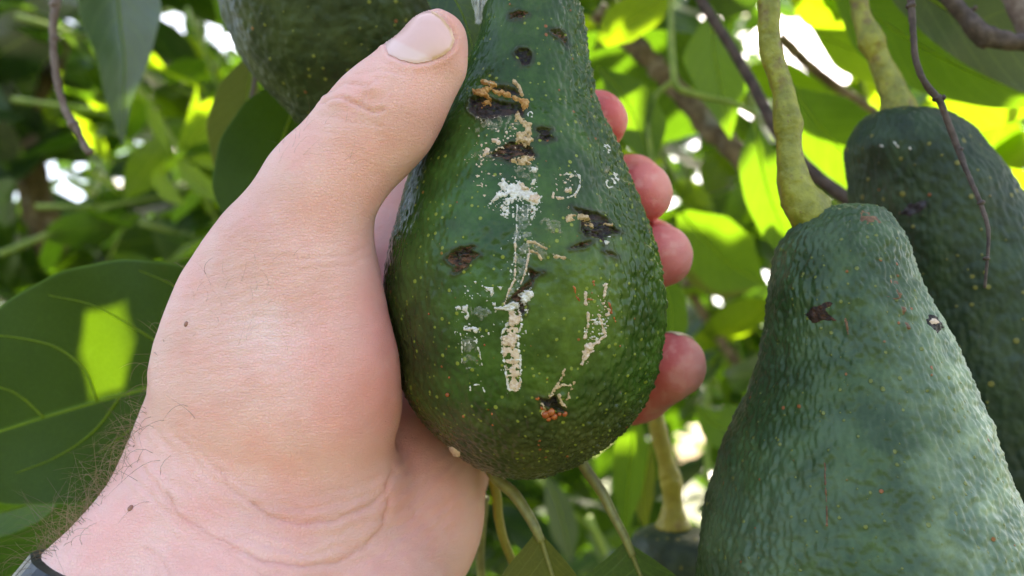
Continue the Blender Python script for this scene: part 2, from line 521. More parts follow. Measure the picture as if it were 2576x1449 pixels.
prof1 = [(-22, 1335, 0), (-19, 1335, 45), (-8, 1336, 92), (15, 1338, 117), (70, 1340, 130), (130, 1333, 143), (200, 1325, 165), (270, 1313, 192),
         (340, 1311, 229), (400, 1307, 257), (480, 1305, 288), (560, 1308, 314), (640, 1312, 336), (720, 1317, 346), (800, 1322, 345),
         (900, 1325, 329), (985, 1324, 304), (1050, 1325, 264), (1110, 1325, 203), (1165, 1319, 128), (1192, 1313, 62), (1200, 1311, 0)]
def c1(pts): return [(880.5 + x * .4557, y * .4557) for x, y in pts]
def c2(pts): return [(880.5 + x * .4557, 566 + y * .4557) for x, y in pts]
SCARS = [
    ([c1([(650, 590), (665, 545), (700, 530), (760, 535), (830, 560), (950, 570), (968, 600), (955, 640), (900, 632), (820, 645), (760, 660), (700, 648), (655, 612)]),
      c1([(775, 480), (840, 468), (905, 482), (935, 520), (890, 520), (800, 505)])], 'M_SCAR', 2.5, 10, 11, 'large black scar high on the fruit'),
    ([c1([(755, 857), (830, 820), (880, 788), (960, 783), (1000, 815), (1028, 857), (1000, 870), (960, 855), (900, 865), (885, 895), (840, 872)])], 'M_SCARB', 2, 8, 12, 'brown split scar below the large black one'),
    ([c2([(1070, 255), (1030, 262), (985, 240), (1000, 300), (920, 370), (850, 440), (890, 425), (925, 430), (935, 480), (955, 500), (978, 450), (945, 400), (1000, 340), (1018, 292)])], 'M_SCARB', 2, 9, 13, 'slanting brown scar at the middle of the fruit'),
    ([c1([(1225, 1145), (1290, 1160), (1370, 1175), (1420, 1215), (1455, 1260), (1495, 1285), (1440, 1292), (1400, 1310), (1412, 1360), (1370, 1312), (1300, 1305), (1272, 1270), (1278, 1215), (1320, 1210), (1275, 1180)])], 'M_SCAR', 2.5, 8, 14, 'wet looking black scar towards the fruit right side'),
    ([c1([(1208, 1374), (1260, 1345), (1345, 1330), (1300, 1362), (1250, 1370)]), c1([(1395, 1382), (1440, 1395), (1475, 1420), (1425, 1405)])], 'M_SCARB', 1.5, 8, 15, None),
    ([c2([(528, 185), (570, 145), (610, 122), (692, 118), (665, 138), (718, 168), (670, 190), (640, 235), (568, 272), (580, 222), (545, 212)])], 'M_SCARB', 2, 8, 16, 'purple brown curled scar on the fruit left side'),
    ([c1([(908, 295), (930, 268), (980, 272), (1003, 300), (992, 352), (950, 358), (932, 322)])], 'M_SCAR', 2, 8, 17, None),
    ([c1([(1022, 710), (1060, 703), (1118, 716), (1105, 740), (1128, 768), (1080, 778), (1032, 764), (1052, 740)])], 'M_SCAR', 1.5, 8, 18, None),
    ([c1([(1100, 172), (1150, 162), (1190, 192), (1198, 252), (1165, 216), (1120, 188)])], 'M_SCARB', 1.5, 8, 19, None),
    ([c1([(880, 82), (940, 64), (988, 80), (950, 102), (890, 107)])], 'M_SCARB', 2, 8, 20, None),
    ([c2([(1038, 952), (1100, 965), (1135, 938), (1152, 985), (1192, 1032), (1120, 1018), (1066, 992)])], 'M_SCAR', 1.5, 8, 21, 'star shaped split near the bottom of the fruit'),
]
def scar_field(px, py):
    """picture units inside the nearest scar (negative outside)"""
    best = np.full(px.shape, -1e3)
    for polys, mt_, ro, rsz, sd_, lb in SCARS:
        a_ = np.array([q for pl in polys for q in pl])
        sel = (px > a_[:, 0].min() - 30) & (px < a_[:, 0].max() + 30) & (py > a_[:, 1].min() - 30) & (py < a_[:, 1].max() + 30)
        if not sel.any(): continue
        x, y = px[sel], py[sel]
        d_ = -np.min([poly_sd(x, y, pl) for pl in polys], axis=0) + ro * n2(x, y, rsz, sd_, 3)
        best[sel] = np.maximum(best[sel], d_)
    return best
def dent1(p, th):
    px, py = proj(p)
    f_ = scar_field(px, py)
    crack = np.abs(n2(px * 0.45, py * 1.6, 16, 77, 3))
    ins = sstep(-2, 7, f_)
    d_ = 0.00085 * ins - 0.00028 * np.exp(-((f_ + 3) / 3.0) ** 2) + 0.0007 * ins * sstep(0.16, 0.0, crack) + 0.0003 * ins * n2(px, py, 8, 78, 3)
    return d_ * (np.cos(th) > -0.2)
def side1(p, th, t):
    px, py = proj(p)
    w = 0.30 + 0.80 * sstep(0.35, 1.0, np.sin(th)) + 0.75 * blob(px, py, 1420, 1080, 260, 150) + 0.25 * sstep(-0.5, -1.0, np.sin(th)) * sstep(500, 900, py)
    return w
A1 = Fruit(prof1, 0.250, 0.250, 0.98, peb=0.0012, pscale=600, stretch=(1, 1, 0.60), lump=0.0005, seed=3, flat_side=side1)
A1.dent = dent1
A1_at = P(1335, -22, 0.25)
av1 = thing('avocado', A1_at, 'large glossy green avocado gripped in the hand, scarred black and streaked with dried white sap', 'avocado', 'avocados hanging on the tree')
v, f = A1.mesh(470, 400, 90)
px, py = proj(v)
c = np.tile(np.array([0.032, 0.078, 0.012]), (len(v), 1))
nz = n2(px, py, 90, 2, 4)
c = lerp(c, 0.8 * blob(px, py, 1440, 760, 190, 230), (0.075, 0.125, 0.018))
c = lerp(c, 0.6 * blob(px, py, 1200, 560, 160, 260), (0.036, 0.105, 0.026))  # bluish green mid-left, with its broad sky sheen painted in
c = lerp(c, 0.75 * sstep(930, 1120, py + 40 * nz), (0.060, 0.058, 0.022))
c = lerp(c, 0.7 * blob(px, py, 1040, 880, 70, 180), (0.045, 0.045, 0.018))
c = lerp(c, 0.4 * blob(px, py, 1330, 40, 200, 90), (0.040, 0.076, 0.018))
c = lerp(c, 0.35 * sstep(0.1, 0.7, nz), (0.027, 0.056, 0.014))
sf_ = scar_field(px, py) + 3 * n2(px, py, 12, 9)
c = lerp(c, 0.75 * sstep(-16, 0, sf_) * (v[:, 2] > -0.26), (0.026, 0.022, 0.010))
part('skin', av1, to_world(v), f, M_A1, {'tint': c})

# ---- marks on the first avocado: patches that follow its surface, each with its own relief
M_SCAR = simple('scar_tissue', (0.004, 0.003, 0.004), (0.020, 0.012, 0.012), 700, 0.5, 0.0005, Specular_IOR_Level=0.3)
M_SCARB = simple('scar_brown', (0.012, 0.006, 0.005), (0.085, 0.035, 0.020), 600, 0.6, 0.0005, Specular_IOR_Level=0.3)
M_SCARB2 = simple('scratch_brown', (0.10, 0.045, 0.02), (0.22, 0.11, 0.05), 500, 0.6, 0.0003)
M_PURP = simple('bruise', (0.012, 0.008, 0.014), (0.035, 0.024, 0.034), 300, 0.5, 0.0002)
M_TAN = simple('resin_tan', (0.42, 0.27, 0.13), (0.68, 0.50, 0.31), 900, 0.65, 0.0004)
M_ORANGE = simple('resin_orange', (0.40, 0.17, 0.035), (0.62, 0.36, 0.13), 800, 0.55, 0.0004)
M_WHITE = simple('resin_white', (0.55, 0.50, 0.44), (0.80, 0.76, 0.72), 900, 0.6, 0.0003)
M_PINK = simple('resin_peach', (0.60, 0.42, 0.30), (0.76, 0.60, 0.47), 900, 0.6, 0.0003)
M_BEAD = simple('resin_bead', (0.28, 0.055, 0.012), (0.42, 0.12, 0.03), 500, 0.25, 0.0001)
def film_mat(name, col, alpha):
    t = NT(name); o = t.obj()
    a = t.ramp(t.noise(o, 900, 4, 0.7), 0.40, 0.66, alpha * 0.25, alpha)
    b = t.pbsdf(col, 0.3, t.bump(t.noise(o, 1200, 3), 0.0002, 0.8), Specular_IOR_Level=0.7)
    t.l(a, b.inputs['Alpha'])
    return t.m
M_FILM = film_mat('dried_film', (0.50, 0.48, 0.42), 0.40)
M_FILMT = film_mat('dried_film_tan', (0.40, 0.36, 0.24), 0.55)

_GR = {}
def grid_of(fr):
    if id(fr) not in _GR:
        T_, H_ = np.meshgrid(np.linspace(0, 1, 260), np.linspace(-1.7, 1.7, 260), indexing='ij')
        p_ = fr.surf(T_.ravel(), H_.ravel(), False); _GR[id(fr)] = (T_.ravel(), H_.ravel(), *proj(p_))
    return _GR[id(fr)]
_tt = np.linspace(0, 1, 260); _th = np.linspace(-1.7, 1.7, 260)
_T, _TH = np.meshgrid(_tt, _th, indexing='ij')
_pp = A1.surf(_T.ravel(), _TH.ravel(), False); _px, _py = proj(_pp)

def patch(name, mask, box, mat, h=0.0003, step=1.6, edge=3.0, h_noise=0.6, parent=None, sink=0.00008, label=None, fruit=None):
    """mask(px,py) > 0 inside; h relief in metres reached `edge` units inside the rim"""
    x0, y0, x1, y1 = box
    fr = fruit or A1
    gT, gH, gx_, gy_ = grid_of(fr)
    sel = (gx_ > x0 - 6) & (gx_ < x1 + 6) & (gy_ > y0 - 6) & (gy_ < y1 + 6)
    t0, t1 = gT[sel].min(), gT[sel].max(); a0, a1 = gH[sel].min(), gH[sel].max()
    nr = max(6, int((y1 - y0 + 12) / step)); nc = max(6, int((x1 - x0 + 12) / step))
    T, TH = np.meshgrid(np.linspace(t0, t1, nr), np.linspace(a0, a1, nc), indexing='ij')
    p = fr.surf(T.ravel(), TH.ravel())
    q = fr.surf(T.ravel(), TH.ravel(), False)
    px, py = proj(q)
    m = mask(px, py)
    G = q.reshape(nr, nc, 3)
    n = np.cross(np.gradient(G, axis=0), np.gradient(G, axis=1)).reshape(-1, 3)
    n /= np.linalg.norm(n, axis=1)[:, None] + 1e-15
    n *= np.sign((n * -q).sum(1))[:, None]
    rise = sstep(0, edge, m)
    hh = -sink + rise * (h + sink) * (1 + h_noise * n2(px, py, 7, 5, 3)) + 0.00006 * rise
    if h < 0:
        hh = 0.00007 + 0.00025 * (1 - sstep(0, edge, m)) * (m > 0) + 0.00015 * n2(px, py, 9, 6, 2) * rise
    p = p + n * hh[:, None]
    f = grid_faces(nr, nc)
    keep = (m[f] > 0).any(1)
    f = f[keep]
    if len(f) == 0: return None
    used, inv = np.unique(f, return_inverse=True)
    o = part(name, parent or av1, to_world(p[used]), inv.reshape(-1, 4), mat)
    if label: o['label'] = label
    return o

def bbox(pts, m=12):
    a = np.array(pts)[:, :2]
    return (a[:, 0].min() - m, a[:, 1].min() - m, a[:, 0].max() + m, a[:, 1].max() + m)

def poly_patch(name, polys, mat, h, rough=3.0, rs=14, seed=0, label=None, m=10, holes=0.0, **kw):
    allp = [q for pl in polys for q in pl]
    def mask(px, py):
        d = np.min([poly_sd(px, py, pl) for pl in polys], axis=0)
        r = -d + rough * n2(px, py, rs, seed, 3)
        if holes: r = np.minimum(r, 8 * (n2(px, py, 10, seed + 3, 3) + holes))
        return r
    return patch(name, mask, bbox(allp, m), mat, h, label=label, **kw)

def line_patch(name, lines, w, mat, h, rough=1.5, rs=9, seed=0, label=None, gaps=None, m=12, **kw):
    allp = [q for l_ in lines for q in l_]
    def mask(px, py):
        d = np.min([seg_dist(px, py, l_) for l_ in lines], axis=0)
        r = w - d + rough * n2(px, py, rs, seed, 3)
        if gaps is not None: r = np.minimum(r, 8 * (n2(px, py, 14, seed + 3, 2) + gaps))
        return r
    return patch(name, mask, bbox(allp, m), mat, h, label=label, edge=2.0, **kw)

def speckle_patch(name, polys, mat, h, dens=0.1, rs=5, seed=0, label=None, **kw):
    allp = [q for pl in polys for q in pl]
    def mask(px, py):
        d = np.min([poly_sd(px, py, pl) for pl in polys], axis=0)
        return np.minimum(6 * (n2(px, py, rs, seed, 2) - 0.55 + dens + 0.25 * sstep(0, -25, d)), -d + 4)
    return patch(name, mask, bbox(allp, 6), mat, h, label=label, edge=2.0, **kw)

# films lie lowest
speckle_patch('dried_film', [c1([(700, 640), (930, 640), (950, 700), (860, 720), (700, 725)]), c1([(690, 850), (760, 830), (800, 880), (700, 890)])], M_FILMT, 0.00008, 0.55, 6, 1)
speckle_patch('dried_film', [c1([(900, 905), (1030, 915), (1025, 1010), (940, 990)])], M_FILMT, 0.00008, 0.5, 6, 2)
poly_patch('dried_film', [c1([(910, 1130), (1000, 1130), (990, 1250), (1010, 1330), (985, 1449), (905, 1449), (905, 1330), (925, 1230)]),
                          c2([(905, 60), (1000, 70), (985, 150), (968, 260), (940, 330), (880, 400), (850, 445), (870, 380), (908, 300), (914, 200)])], M_FILM, 0.00005, 6, 14, 3, holes=0.35)
poly_patch('dried_film', [c2([(862, 560), (930, 560), (925, 660), (940, 740), (942, 895), (890, 905), (866, 850), (858, 780), (842, 690)])], M_PINK, 0.00006, 3, 16, 4, holes=0.18)
poly_patch('dried_film', [c1([(1040, 1230), (1080, 1205), (1170, 1215), (1175, 1290), (1095, 1290)]), c1([(990, 1330), (1040, 1345), (1085, 1380), (1060, 1430), (1010, 1390)]),
                          c2([(1000, 90), (1080, 95), (1070, 130), (1150, 180), (1180, 170), (1180, 195), (1100, 190), (1050, 195)])], M_FILMT, 0.00008, 6, 16, 5, holes=0.25)
poly_patch('dried_film', [c2([(605, 600), (690, 620), (730, 770), (700, 800), (640, 800), (618, 690)])], M_FILM, 0.00006, 4, 16, 6, holes=0.1)
# dark scars, sunk into the skin
def scar_mat(name, a, b_):
    t = NT(name); o = t.obj()
    n0 = t.noise(t.mapping(o, (300, 300, 900)), 1.0, 5, 0.75)
    c = t.mix(t.ramp(n0, 0.40, 0.66), a, b_)
    t.pbsdf(c, t.ramp(n0, 0.3, 0.7, 0.3, 0.7), t.bump(n0, 0.0006, 1.0), Specular_IOR_Level=0.35)
    return t.m
M_SC = {'M_SCAR': scar_mat('scar_black', (0.003, 0.002, 0.003), (0.050, 0.028, 0.022)), 'M_SCARB': scar_mat('scar_brown_split', (0.008, 0.004, 0.004), (0.17, 0.075, 0.040))}
for polys, mt_, ro, rsz, sd_, lb in SCARS:
    poly_patch('scar', polys, M_SC[mt_], 0.00002, ro, rsz, sd_, label=lb, m=12)
# crusts of dried resin
line_patch('resin_crust', [c1([(745, 455), (790, 465), (775, 490), (700, 512), (745, 525), (762, 550), (735, 580)]), c1([(790, 500), (835, 512), (880, 532), (930, 552), (968, 568), (962, 592)])], 6.5, M_ORANGE, 0.00055, 6, 8, 31, label='orange resin crust over the black scar')
line_patch('resin_crust', [c1([(748, 455), (795, 470)]), c1([(905, 450), (935, 480), (950, 520)])], 4.5, M_TAN, 0.0006, 3, 8, 32)
line_patch('resin_crust', [c1([(925, 640), (950, 665), (982, 700), (990, 730), (945, 745), (930, 768), (985, 782)])], 8.5, M_TAN, 0.00045, 7, 8, 33)
poly_patch('resin_crust', [c1([(890, 885), (960, 862), (1012, 862), (1010, 912), (930, 918)])], M_TAN, 0.0005, 4, 8, 34, holes=0.5)
poly_patch('resin_crust', [c1([(850, 722), (875, 722), (870, 742), (852, 738)]), c1([(780, 765), (812, 765), (845, 785), (820, 800), (785, 785)]), c1([(750, 812), (775, 812), (770, 850), (735, 865)])], M_PINK, 0.0004, 2.5, 7, 35)
poly_patch('resin_crust', [c1([(1000, 925), (1035, 930), (1025, 955), (990, 950)]), c1([(1005, 990), (1022, 990), (1012, 1025), (990, 1020)])], M_WHITE, 0.0004, 3, 7, 36)
poly_patch('resin_crust', [c1([(790, 1010), (845, 1008), (832, 975), (885, 1020), (935, 1005), (1000, 1050), (1052, 1090), (1050, 1122), (1000, 1132), (960, 1105), (905, 1115), (862, 1135), (835, 1090), (748, 1148), (800, 1070), (845, 1045)])], M_WHITE, 0.00022, 6, 11, 37, holes=0.45, label='spiky white resin splash at the middle')
poly_patch('resin_crust', [c1([(985, 1075), (1035, 1070), (1052, 1100), (1030, 1125), (985, 1115)]), c1([(925, 1010), (960, 1015), (1000, 1050), (960, 1062)])], M_PINK, 0.0006, 3, 9, 38)
speckle_patch('resin_crust', [c1([(820, 1140), (900, 1130), (900, 1195), (840, 1190)]), c1([(985, 1130), (1030, 1150), (1010, 1210), (985, 1200)])], M_WHITE, 0.0002, 0.35, 6, 39)
line_patch('resin_crust', [c1([(925, 1135), (918, 1210), (922, 1290), (908, 1340), (912, 1400), (905, 1449)])], 1.6, M_WHITE, 0.0003, 1.6, 6, 40)
line_patch('resin_crust', [c2([(912, 95), (914, 200), (908, 300), (875, 370), (852, 440)]), c2([(982, 90), (990, 150), (968, 262), (942, 325)])], 2.2, M_PINK, 0.0003, 2.0, 8, 41)
line_patch('resin_crust', [c1([(985, 1335), (1035, 1345), (1080, 1375)]), c1([(1000, 1385), (1040, 1400), (1055, 1428)]), c2([(1130, 175), (1160, 178), (1180, 182)])], 3.5, M_TAN, 0.0003, 3, 8, 42)
poly_patch('resin_crust', [c2([(935, 385), (985, 355), (1018, 372), (1005, 410), (970, 440), (945, 425)]), c2([(800, 460), (860, 445), (900, 425), (935, 440), (930, 470), (880, 475), (830, 465)])], M_WHITE, 0.0004, 6, 8, 43, holes=0.9, label='thick white resin around the slanting scar')
poly_patch('resin_crust', [c2([(876, 470), (945, 480), (950, 540), (930, 560), (872, 555)]), c2([(838, 610), (925, 595), (925, 655), (890, 675), (840, 660)]), c2([(875, 880), (945, 862), (943, 895), (915, 915), (885, 915)])], M_PINK, 0.0003, 5, 8, 44, holes=0.6, label='peach resin clots along the long pale streak')
line_patch('resin_crust', [c2([(872, 540), (850, 580), (836, 630), (842, 700), (858, 780), (866, 860), (880, 910), (915, 912), (942, 890), (942, 740), (928, 660), (930, 600), (945, 560), (945, 500)]), c2([(870, 760), (895, 742), (940, 745)])], 2.4, M_WHITE, 0.00025, 3.4, 6, 45, label='white rim of the long pale streak')
poly_patch('resin_crust', [c2([(735, 340), (790, 345), (792, 375), (780, 400), (765, 365)]), c2([(815, 340), (838, 340), (830, 365)]), c2([(680, 310), (698, 312), (692, 330)]), c2([(780, 425), (808, 425), (808, 448), (785, 450)]), c2([(740, 375), (752, 378), (745, 388)])], M_WHITE, 0.0005, 2.5, 7, 46)
poly_patch('resin_crust', [c2([(662, 455), (720, 448), (742, 460), (795, 485), (760, 492), (725, 530), (700, 505), (670, 490)])], M_FILM, 0.0003, 4, 9, 47, holes=0.5)
poly_patch('resin_crust', [c2([(622, 560), (660, 552), (715, 572), (700, 590), (692, 630), (672, 610), (660, 585), (625, 585)]), c2([(575, 455), (645, 440), (665, 530), (640, 540), (625, 480)]), c2([(735, 595), (748, 600), (738, 618)])], M_WHITE, 0.0004, 3.5, 8, 48, holes=0.30)
line_patch('resin_crust', [c2([(610, 600), (620, 640), (622, 760)]), c2([(690, 620), (718, 700), (730, 775)]), c2([(670, 940), (665, 885), (720, 880)]), c2([(720, 840), (730, 890), (748, 920)])], 1.2, M_WHITE, 0.0002, 1.8, 7, 49)
ring = [(1190 + 78 * math.cos(a), 1010 + 82 * math.sin(a)) for a in np.linspace(-2.4, 1.4, 22)]
ring2 = [(1200 + 42 * math.cos(a), 1000 + 40 * math.sin(a)) for a in np.linspace(-2.0, 1.8, 14)]
line_patch('resin_crust', [c1(ring), c1(ring2)], 1.9, M_WHITE, 0.0004, 2.2, 7, 50, gaps=0.12, label='dotted white ring mark to the right')
poly_patch('resin_crust', [c1([(1118, 1060), (1132, 1065), (1125, 1098), (1112, 1095)]), c1([(1135, 1085), (1180, 1085), (1185, 1098), (1145, 1105)]), c1([(1185, 1045), (1228, 1040), (1225, 1058), (1190, 1062)]), c1([(1262, 1010), (1275, 1015), (1262, 1045)]), c1([(1238, 1068), (1248, 1072), (1240, 1100)]), c1([(1292, 1010), (1302, 1015), (1296, 1030)])], M_PINK, 0.0004, 1.8, 7, 51)
speckle_patch('resin_crust', [c1([(1130, 960), (1240, 960), (1240, 1050), (1150, 1060)])], M_PINK, 0.0002, 0.10, 5, 52)
for k_, (cx_, cy_, rx_, ry_) in enumerate([(1424, 820, 15, 20), (1441, 1008, 22, 26), (1475, 985, 12, 26), (995, 632, 13, 15)]):
    line_patch('resin_crust', [c1([(cx_ + rx_ * math.cos(a), cy_ + ry_ * math.sin(a)) for a in np.linspace(0, 6.28, 13)])], 1.3, M_WHITE, 0.0003, 1.2, 6, 53 + k_, gaps=0.5)
poly_patch('resin_crust', [c1([(1402, 920), (1430, 915), (1440, 950), (1415, 955)]), c1([(1370, 1075), (1385, 1070), (1400, 1105), (1392, 1132), (1375, 1115)])], M_FILMT, 0.0003, 2, 7, 57)
poly_patch('resin_crust', [c1([(1195, 1138), (1210, 1135), (1212, 1152), (1198, 1154)]), c1([(1190, 1195), (1215, 1178), (1260, 1180), (1310, 1188), (1345, 1235), (1352, 1265), (1310, 1245), (1290, 1210), (1240, 1215), (1195, 1225)]), c1([(1398, 1228), (1440, 1232), (1440, 1248), (1405, 1245)])], M_TAN, 0.0005, 3, 7, 58, holes=0.45)
poly_patch('resin_crust', [c1([(1400, 1330), (1420, 1310), (1430, 1300), (1425, 1340), (1408, 1362)])], M_WHITE, 0.0003, 2, 6, 59, holes=0.3)
line_patch('resin_crust', [c2([(1405, 330), (1398, 400), (1395, 430)]), c2([(1310, 480), (1312, 550), (1296, 620)]), c2([(1370, 500), (1385, 545), (1408, 608), (1362, 650), (1300, 690), (1282, 770)]), c2([(1405, 450), (1425, 470), (1415, 500)]), c2([(1300, 375), (1298, 440)])], 3.0, M_PINK, 0.0004, 3.2, 7, 60, gaps=0.55, label='forked peach resin trickle on the right')
poly_patch('resin_crust', [c2([(1292, 660), (1330, 648), (1345, 680), (1325, 700), (1298, 692)]), c2([(1275, 690), (1345, 695), (1300, 745), (1285, 770)])], M_PINK, 0.0006, 3, 9, 61, holes=0.8)
speckle_patch('resin_crust', [c2([(1350, 480), (1420, 480), (1400, 610), (1310, 680), (1290, 600)])], M_WHITE, 0.0003, 0.12, 5, 62)
line_patch('resin_crust', [c2([(1235, 340), (1248, 395), (1268, 420)]), c2([(1338, 315), (1345, 335)]), c2([(1315, 408), (1335, 412)]), c2([(1425, 430), (1435, 460), (1440, 485)]), c2([(1450, 510), (1460, 530)])], 2.6, M_BEAD, 0.0003, 2.2, 7, 63, gaps=0.5)
line_patch('resin_crust', [c2([(1188, 795), (1165, 855), (1130, 910), (1098, 955)]), c2([(1238, 872), (1215, 920), (1198, 965)]), c2([(1130, 905), (1180, 885), (1232, 890)]), c2([(1060, 985), (1075, 1020), (1060, 1040)]), c2([(1150, 940), (1170, 985), (1190, 1005)])], 3.0, M_TAN, 0.0003, 3.6, 7, 64, label='tan resin strands above the star shaped split')
poly_patch('resin_crust', [c2([(548, 1225), (575, 1222), (612, 1255), (618, 1275), (595, 1275), (560, 1250)])], M_PINK, 0.0005, 1.5, 7, 65)

speckle_patch('resin_flake', [c1([(680, 620), (1010, 640), (1040, 900), (1060, 1130), (760, 1200), (640, 900)])], M_PINK, 0.00015, -0.28, 6, 71)
speckle_patch('resin_flake', [c1([(800, 980), (1060, 1000), (1060, 1240), (820, 1230)])], M_WHITE, 0.00012, -0.10, 5, 72)
speckle_patch('resin_flake', [c2([(550, 300), (830, 310), (860, 480), (760, 680), (600, 700), (560, 520)])], M_WHITE, 0.00012, -0.30, 6, 73)
speckle_patch('resin_flake', [c2([(840, 60), (1020, 60), (1020, 460), (960, 640), (960, 920), (850, 920), (820, 640), (840, 420)])], M_WHITE, 0.00012, -0.22, 6, 74)
speckle_patch('resin_flake', [c2([(1250, 330), (1440, 330), (1440, 620), (1300, 780), (1260, 640)])], M_PINK, 0.00012, -0.25, 5, 75)
# beads of orange resin: one smooth droplet each
def ball(center_cam, r, nu=12, nv=8, sq=(1, 1, 1)):
    a = np.linspace(0, 2 * np.pi, nu, endpoint=False); b = np.linspace(0.05, np.pi - 0.05, nv)
    B, A = np.meshgrid(b, a, indexing='ij')
    v = np.stack([np.sin(B) * np.cos(A) * sq[0], np.cos(B) * sq[1], np.sin(B) * np.sin(A) * sq[2]], -1).reshape(-1, 3) * r + center_cam
    f = grid_faces(nv, nu, True).tolist(); f.append(list(range(nu))[::-1]); f.append(list(range((nv - 1) * nu, nv * nu)))
    return v, f
def on_fruit(x, y):
    k = np.argmin((_px - x) ** 2 + (_py - y) ** 2 + 1e6 * (_pp[:, 2] < -0.255))
    return _pp[k]
for x, y, r in [(1030, 950, 14), (1075, 1045, 24), (1108, 1035, 24), (1130, 1060, 21), (1185, 1040, 17), (1060, 1012, 14), (1096, 1068, 17), (1155, 1045, 13), (535, 938, 13), (630, 1055, 9), (785, 1100, 10), (790, 1040, 9), (765, 1010, 7), (537, 690, 6), (550, 848, 7), (1340, 320, 9), (1272, 228, 7), (1320, 250, 6), (748, 655, 7), (1040, 700, 7), (438, 492, 6), (1485, 662, 7), (1482, 625, 6)]:
    (x, y), = c2([(x, y)])
    q = on_fruit(x, y); rr = r * .4557 * K * 0.212
    v, f = ball(q * (1 - 0.2 * rr / 0.21), rr)
    part('resin_bead', av1, to_world(v), f, M_BEAD)
# stalk of the first fruit (just above the picture)
v, f = ptube([(1335, -16, .25, 34), (1332, -60, .25, 26), (1325, -130, .25, 24), (1330, -260, .255, 26)], sides=16, rough=0.12)
part('stem', av1, v, f, M_PED)

def other_fruit(prof, d0, d1, mat, base, label, stem, stem_mat, tint, rows=330, front=260, back=60, **kw):
    fr = Fruit(prof, d0, d1, **kw)
    t = thing('avocado', P(prof[0][1], prof[0][0], d0), label, 'avocado', 'avocados hanging on the tree')
    v, f = fr.mesh(rows, front, back)
    px, py = proj(v)
    c = tint(px, py, np.tile(np.array(base), (len(v), 1)))
    part('skin', t, to_world(v), f, mat, {'tint': c})
    v, f = ptube(stem, sides=28, rough=0.08, seed=4, sub=14)
    part('stem', t, v, f, stem_mat)
    return t, fr

# right avocado
prof2 = [(512, 2142, 0), (515, 2142, 42), (528, 2137, 85), (560, 2127, 118), (600, 2118, 145), (700, 2121, 179), (800, 2143, 207), (900, 2156, 236), (1000, 2158, 270), (1100, 2155, 312),
         (1200, 2158, 347), (1300, 2171, 382), (1400, 2185, 410), (1550, 2196, 438), (1700, 2205, 446), (1850, 2205, 420), (2000, 2200, 330), (2100, 2195, 200), (2140, 2190, 90), (2150, 2190, 0)]
def tint2(px, py, c):
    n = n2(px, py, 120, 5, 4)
    c = lerp(c, 0.85 * sstep(2180, 2480, px + 60 * n - 0.12 * (py - 900)), (0.27, 0.36, 0.25))  # waxy bloom on the right flank, its bright sky sheen painted in
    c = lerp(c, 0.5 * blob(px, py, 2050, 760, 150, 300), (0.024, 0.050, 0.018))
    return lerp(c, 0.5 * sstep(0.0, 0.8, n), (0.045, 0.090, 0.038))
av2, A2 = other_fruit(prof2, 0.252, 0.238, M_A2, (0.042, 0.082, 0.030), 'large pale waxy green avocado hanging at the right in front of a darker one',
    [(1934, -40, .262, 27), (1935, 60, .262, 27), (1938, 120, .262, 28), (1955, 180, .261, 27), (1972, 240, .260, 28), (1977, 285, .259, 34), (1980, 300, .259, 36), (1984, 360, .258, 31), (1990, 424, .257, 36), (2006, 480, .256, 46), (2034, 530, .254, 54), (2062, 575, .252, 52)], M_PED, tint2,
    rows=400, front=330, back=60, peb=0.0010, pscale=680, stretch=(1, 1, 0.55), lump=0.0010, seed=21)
# far right avocado
prof3 = [(276, 2268, 0), (278, 2268, 45), (288, 2272, 84), (305, 2281, 112), (331, 2293, 137), (370, 2301, 160), (424, 2322, 178), (487, 2345, 194), (600, 2385, 218), (800, 2440, 260), (1000, 2490, 300),
         (1200, 2540, 335), (1400, 2590, 345), (1550, 2620, 310), (1680, 2640, 190), (1730, 2645, 80), (1740, 2646, 0)]
def tint3(px, py, c):
    n = n2(px, py, 120, 8, 4)
    return lerp(c, 0.5 * sstep(0.0, 0.8, n), (0.034, 0.050, 0.032))
av3, A3 = other_fruit(prof3, 0.318, 0.335, M_A3, (0.024, 0.046, 0.020), 'dull dark avocado behind the pale one at the right edge, crossed by a twig',
    [(2160, -40, .325, 22), (2163, 20, .325, 22), (2178, 70, .324, 26), (2190, 97, .323, 33), (2210, 146, .322, 27), (2230, 190, .321, 31), (2246, 230, .320, 35), (2262, 275, .319, 43), (2270, 300, .318, 44)], M_PED, tint3,
    rows=330, front=280, back=50, peb=0.0008, pscale=520, stretch=(1, 1, 0.5), lump=0.0009, seed=31)
# upper left avocado
prof4 = [(-560, 900, 0), (-555, 900, 60), (-500, 895, 130), (-400, 885, 180), (-250, 865, 240), (-100, 855, 282), (0, 857, 291), (50, 862, 290), (105, 868, 275), (141, 872, 262), (182, 876, 243), (219, 880, 220), (260, 884, 182), (310, 888, 138), (345, 890, 95), (368, 891, 45), (374, 891, 0)]
av4, A4 = other_fruit(prof4, 0.325, 0.325, M_A4, (0.034, 0.056, 0.014), 'dark olive green avocado hanging at the top left behind the thumb',
    [(900, -550, .325, 30), (902, -620, .325, 24), (905, -720, .325, 24)], M_PED, lambda px, py, c: lerp(c, 0.4 * sstep(0, .8, n2(px, py, 90, 3, 4)), (0.040, 0.062, 0.026)),
    rows=300, front=260, back=50, peb=0.0008, pscale=300, stretch=(1, 1, 0.8), lump=0.0007, seed=41)
